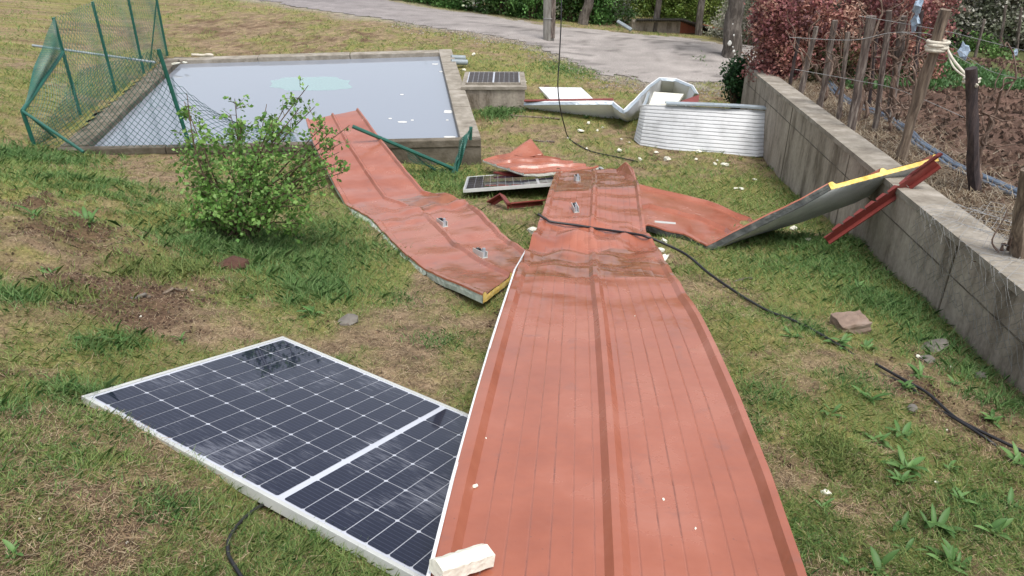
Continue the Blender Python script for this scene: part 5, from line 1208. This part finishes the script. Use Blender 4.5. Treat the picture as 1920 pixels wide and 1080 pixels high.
X, D, rs = scatter(620000, 1); g, b = fields(X, D); ra_ = road_amount(X, D)
ok = (rs.random(len(X)) < (.18 + .95 * g) * (1 - .6 * b)) & (ra_ < rs.uniform(-.9, .15, len(X))); X, D, g, b = X[ok], D[ok], g[ok], b[ok]
lod = np.clip(D / 4.5, .75, 4); hg = rs.uniform(.016, .055, len(X)) * (.45 + 1.0 * g) * np.clip(lod, .9, 1.5); wd_ = .0032 * lod * rs.uniform(.7, 1.3, len(X))
tone = fbm(X * 2.3, D * 2.3, 301, 3)[:, None]; c1 = palette(len(X), [(.18, .27, .075), (.23, .31, .095), (.115, .215, .06), (.30, .36, .13)], rs, .22); c1 = c1 * (.75 + .5 * tone) ; yel = np.array([.33, .30, .125]) * rs.uniform(.8, 1.2, (len(X), 1)); mixk = np.clip(.92 - g * 1.5 + rs.normal(0, .15, len(X)), 0, .85)[:, None]; c1 = c1 * (1 - mixk) + yel * mixk
co, cc = blades(X, D, rs, hg, wd_, c1, .9); parts_c.append(co); parts_k.append(cc)
# longer tufts
def tuft(px, py, r, n, h, col, dens_seed):
    p = PG(px, py); rs = np.random.default_rng(dens_seed); q = rs.normal(size=(n, 2)) * r * .5; X = p[0] + q[:, 0]; D = p[1] + q[:, 1]; ok = X < wallx(D) - .01
    for f in FPS[:2]: ok &= ~inpoly(X, D, f)
    X, D = X[ok], D[ok]; Zf = max(1, p[1] / 4.5); co, cc = blades(X, D, rs, rs.uniform(.4, 1, len(X)) * h, .0042 * Zf * rs.uniform(.7, 1.3, len(X)), palette(len(X), col, rs), .55, .7); parts_c.append(co); parts_k.append(cc)
LG = [(.12, .235, .07), (.17, .29, .095), (.09, .19, .06), (.23, .33, .13)]; YGR = [(.21, .26, .08), (.26, .30, .10), (.15, .22, .07)]
for k, (px, py, r, n, h, c) in enumerate([(1520, 620, .12, 300, .06, LG), (1610, 720, .2, 500, .06, LG), (1620, 900, .2, 700, .05, YGR), (1850, 960, .2, 700, .06, LG), (1740, 960, .2, 700, .055, YGR), (1560, 1010, .2, 600, .05, YGR), (1850, 880, .2, 500, .06, YGR), (80, 880, .25, 700, .045, LG), (250, 800, .2, 500, .045, LG), (120, 1000, .2, 500, .045, YGR), (560, 1030, .15, 400, .04, LG), (740, 560, .2, 500, .05, LG), (820, 640, .2, 500, .05, LG), (460, 465, .5, 3200, .13, LG), (560, 500, .55, 2600, .10, LG), (600, 545, .28, 1500, .12, LG), (630, 470, .5, 1600, .09, LG), (380, 455, .35, 1000, .10, LG), (80, 300, .7, 2200, .13, LG), (150, 340, .6, 1800, .11, LG), (30, 290, .5, 1200, .14, LG), (250, 380, .5, 900, .08, LG), (330, 420, .4, 900, .09, LG),
      (240, 640, .12, 260, .09, LG), (180, 650, .12, 240, .08, LG), (20, 560, .2, 700, .11, LG), (110, 560, .2, 600, .09, YGR), (260, 510, .25, 700, .10, YGR), (350, 505, .22, 600, .10, YGR), (440, 545, .2, 300, .07, YGR), (550, 570, .1, 120, .12, LG),
      (130, 735, .13, 500, .07, LG), (20, 770, .12, 300, .07, LG), (320, 950, .12, 500, .05, LG), (200, 740, .06, 60, .12, LG), (170, 742, .04, 30, .14, LG), (640, 1000, .12, 400, .05, LG),
      (1640, 560, .35, 1400, .10, LG), (1560, 500, .5, 2200, .10, LG), (1690, 590, .3, 1000, .10, LG), (1750, 640, .25, 800, .09, LG), (1820, 700, .25, 700, .09, LG), (1880, 760, .2, 600, .09, LG), (1480, 450, .5, 1400, .08, LG), (1440, 500, .4, 900, .07, LG), (1560, 460, .4, 1400, .10, LG),
      (1560, 850, .16, 1100, .06, YGR), (1440, 740, .2, 600, .06, LG), (1400, 800, .14, 400, .05, LG), (1480, 600, .2, 500, .06, LG), (1700, 470, .0001, 2, .02, LG), (860, 350, .5, 1000, .07, LG), (820, 330, .4, 900, .08, LG), (930, 215, .35, 900, .14, LG), (960, 205, .25, 500, .12, LG), (1350, 115, .5, 700, .12, LG), (1060, 130, .7, 900, .08, LG), (600, 430, .5, 1200, .09, LG), (1460, 1050, .15, 400, .06, LG), (1500, 1010, .12, 300, .05, LG)]):
    tuft(px, py, r, n, h, c, 1000 + k)
co = np.concatenate(parts_c); cc = np.concatenate(parts_k); o = npmesh('grass', co, 5, M['grass'], cc); tag(o, 'short patchy green grass over the whole lawn', 'grass', kind='stuff')
# straw
X, D, rs = scatter(460000, 2); g, b = fields(X, D); ra_ = road_amount(X, D); ok = (rs.random(len(X)) < (1.0 - .85 * g) * (1 - .35 * b)) & (ra_ < -.2); X, D, g = X[ok], D[ok], g[ok]; n = len(X); lod = np.clip(D / 4.5, .75, 4)
a = rs.uniform(0, 2 * math.pi, n); d = np.c_[np.cos(a), np.sin(a), rs.normal(0, .16, n)]; L_ = rs.uniform(.018, .055, n) * np.clip(lod, .9, 1.6); s_ = np.c_[-np.sin(a), np.cos(a), np.zeros(n)] * (.0028 * lod)[:, None] * .5
p = np.c_[X, D, H(X, D) + rs.uniform(.001, .014, n)]; co = np.stack([p - s_, p + s_, p + d * L_[:, None] + s_ * .6, p + d * L_[:, None] - s_ * .6], 1).reshape(-1, 3)
c1 = palette(n, [(.36, .27, .16), (.50, .40, .26), (.20, .135, .085), (.12, .075, .05), (.38, .26, .16), (.07, .042, .03)], rs, .2); o = npmesh('straw', co, 4, M['grass'], np.repeat(c1, 4, 0)); tag(o, 'dry straw and dead grass lying between the green tufts', 'straw', kind='stuff')
# dead stalks and green cover in the garden
rs = np.random.default_rng(9); n = 26000; D = rs.uniform(2, 12.2, n); X = wallx(D) + .28 + np.abs(rs.normal(0, .45, n)); a = rs.uniform(0, 6.3, n); L_ = rs.uniform(.03, .12, n); d = np.c_[np.cos(a), np.sin(a), rs.normal(.15, .3, n)]; s_ = np.c_[-np.sin(a), np.cos(a), np.zeros(n)] * .003
p = np.c_[X, D, garden_z(X, D) + rs.uniform(0, .05, n)]; co = np.stack([p - s_, p + s_, p + d * L_[:, None] + s_ * .5, p + d * L_[:, None] - s_ * .5], 1).reshape(-1, 3); o = npmesh('dead_stalks', co, 4, M['grass'], np.repeat(palette(n, [(.30, .24, .16), (.20, .14, .09), (.12, .08, .05), (.38, .33, .25)], rs), 4, 0)); tag(o, 'dead stalks and twigs littering the strip behind the wall', 'dead stalks', kind='stuff')
n = 14000; px = rs.uniform(1575, 1740, n); py = rs.uniform(110, 168, n) ; q = np.array([0, 0]); c0, c1_ = PGdn(1580, 165), PGdn(1735, 112)
X = rs.uniform(c0[0] - .1, c1_[0] + .4, n); D = rs.uniform(PGdn(1650, 170)[1], PGdn(1650, 112)[1], n); k_ = fbm(X * 2, D * 2, 77, 3) > .38; X, D = X[k_], D[k_]; n = len(X); p = np.c_[X, D, garden_z(X, D) + rs.uniform(0, .09, n)]
co, cc = leaves(p, rs.uniform(.04, .09, n), palette(n, [(.10, .20, .07), (.14, .26, .11), (.08, .16, .05)], rs), .5, .2, rs, np.tile([0, 0, 1.], (n, 1))); o = npmesh('green_crop', co, 4, M['leaf'], cc); tag(o, 'bed of fresh green seedlings behind the wall below the red hedge', 'crop', kind='stuff')
# debris of wall foot: fallen leaves, dark bits
def weed(px, py, s_, n, seed, label, name='broadleaf_weed', cols=((.10, .20, .06), (.14, .25, .08), (.08, .165, .045)), w_=.27, up=.75):
    rs = np.random.default_rng(seed); p = onG(PG(px, py)); V = []; Fc = []; C = []; cols = np.array(cols)
    for k in range(n):
        a = 2 * math.pi * k / n + rs.uniform(-.8, .8); L_ = s_ * rs.uniform(.4, 1.15); el = up * rs.uniform(.2, 1.7); jo = np.append(rs.normal(size=2) * s_ * .16, 0); c = cols[rs.integers(0, len(cols))] * rs.uniform(.85, 1.2); wdt = L_ * w_ * rs.uniform(.8, 1.2); b = len(V); sd_ = np.array([-math.sin(a), math.cos(a), 0])
        for i in range(6):
            f = i / 5; r_ = L_ * f * math.cos(el * (1 - f * .5)); z = L_ * (math.sin(el) * f - .45 * f * f * (1 - up * .6)); c_ = p + jo + np.array([math.cos(a) * r_, math.sin(a) * r_, z + .004]); ww = wdt * .5 * math.sin(math.pi * min(.98, .08 + f * .90)) ** .7
            V += [c_ - sd_ * ww + np.array([0, 0, ww * .35]), c_ - np.array([0, 0, .001]), c_ + sd_ * ww + np.array([0, 0, ww * .35])]; C += [c * .95, c * 1.15, c * .95]
        for i in range(5):
            q = b + i * 3; Fc += [(q, q + 1, q + 4, q + 3), (q + 1, q + 2, q + 5, q + 4)]
    o = mobj(name, V, Fc, M['leaf'], smooth=True, cols=np.array(C)); setorigin(o, p); tag(o, label, 'weed', 'broad leaved weeds in the lawn'); return o
WL = [(1485, 632, .10, 9), (1572, 648, .12, 12), (1625, 655, .07, 8), (1632, 752, .10, 12), (1556, 775, .09, 3), (1648, 830, .11, 7), (1690, 820, .09, 5), (1700, 880, .10, 13), (1690, 905, .08, 10), (1786, 722, .07, 8), (1784, 882, .07, 7), (1680, 988, .08, 5), (1752, 990, .11, 13), (1798, 940, .08, 8), (1780, 1058, .09, 12), (1700, 1035, .07, 3), (1862, 790, .09, 9), (1908, 872, .09, 10), (1548, 955, .07, 6), (1720, 705, .09, 14), (1700, 730, .08, 12), (1860, 1000, .09, 10), (1650, 1070, .08, 9), (1590, 1060, .06, 8), (1895, 950, .08, 8),
      (225, 645, .10, 10), (22, 1045, .06, 5), (590, 590, .10, 7), (470, 558, .07, 7), (170, 420, .12, 9), (60, 405, .14, 8), (95, 515, .08, 8), (165, 640, .08, 8), (340, 640, .06, 7), (1100, 222, .1, 8), (1590, 480, .1, 8), (1560, 520, .1, 9), (1610, 545, .1, 9), (1655, 515, .1, 6), (1500, 470, .08, 7)]
for k, (px, py, s_, n) in enumerate(WL):
    weed(px, py, s_ * (.75 + .25 * ((k * 37) % 5) / 4), n + 3, 2000 + k, 'low rosette of broad green leaves growing in the lawn' + (' on the wall side' if px > 1300 else ' on the left bank' if px < 700 else ' near the white sheets'))
# pebbles and clods: gravel turnout, bare patches
def grit(n, seed, test, size, cols, name, label, ypow, reg, hf=None):
    hf = hf or H
    rs = np.random.default_rng(seed); X = rs.uniform(reg[0], reg[1], n); D = rs.uniform(reg[2], reg[3], n); k = test(X, D, rs); X, D = X[k], D[k]; n = len(X); s_ = rs.uniform(.5, 1.3, n) * size
    z = hf(X, D) + .004; base = np.c_[X, D, z]; a = rs.uniform(0, 6.3, n); V = []
    ang = a[:, None] + np.array([0, 2.1, 4.2])[None]; rad = s_[:, None] * rs.uniform(.4, .7, (n, 3))
    B = np.stack([base[:, None, 0] + np.cos(ang) * rad, base[:, None, 1] + np.sin(ang) * rad, np.repeat(z[:, None], 3, 1)], -1); T = base + np.c_[rs.normal(size=(n, 2)) * s_[:, None] * .15, s_ * rs.uniform(.35, .7, n)]
    co = np.stack([B[:, 0], B[:, 1], T, B[:, 1], B[:, 2], T, B[:, 2], B[:, 0], T], 1).reshape(-1, 3); c = np.repeat(palette(n, cols, rs, .2), 9, 0)
    o = npmesh(name, co, 3, M['soil'], c); tag(o, label, name.replace('_', ' '), kind='stuff')
grit(26000, 61, lambda X, D, rs: (road_amount(X, D) > rs.uniform(-1.6, .4, len(X))) & (X < wallx(D) + .5), .036, [(.36, .325, .29), (.30, .27, .24), (.42, .385, .34), (.2, .17, .15)], 'pebbles', 'pale pebbles strewn over the gravel turnout', 1, (-3, 6, 12.5, 20.5))
def tst(X, D, rs):
    g, b = fields(X, D); return (rs.random(len(X)) < sstep(.25, .6, b) * 1.1) & (X < wallx(D) - .02) & ~inpoly(X, D, POOL) & ~inpoly(X, D, FPS[0])
grit(120000, 62, tst, .017, [(.13, .08, .055), (.17, .11, .075), (.09, .055, .04), (.22, .17, .12)], 'earth_crumbs', 'brown earth crumbs on the bare patches of the lawn', 1, (-6, 4, 1.2, 11))

grit(16000, 63, lambda X, D, rs: (X > wallx(D) + .5) & ((D < 11.3) | (X > 6.4)), .075, [(.15, .095, .07), (.10, .06, .045), (.21, .14, .105), (.06, .04, .03)], 'soil_clods', 'brown clods on the dug garden soil', 1, (3, 12, 2, 15), garden_z)
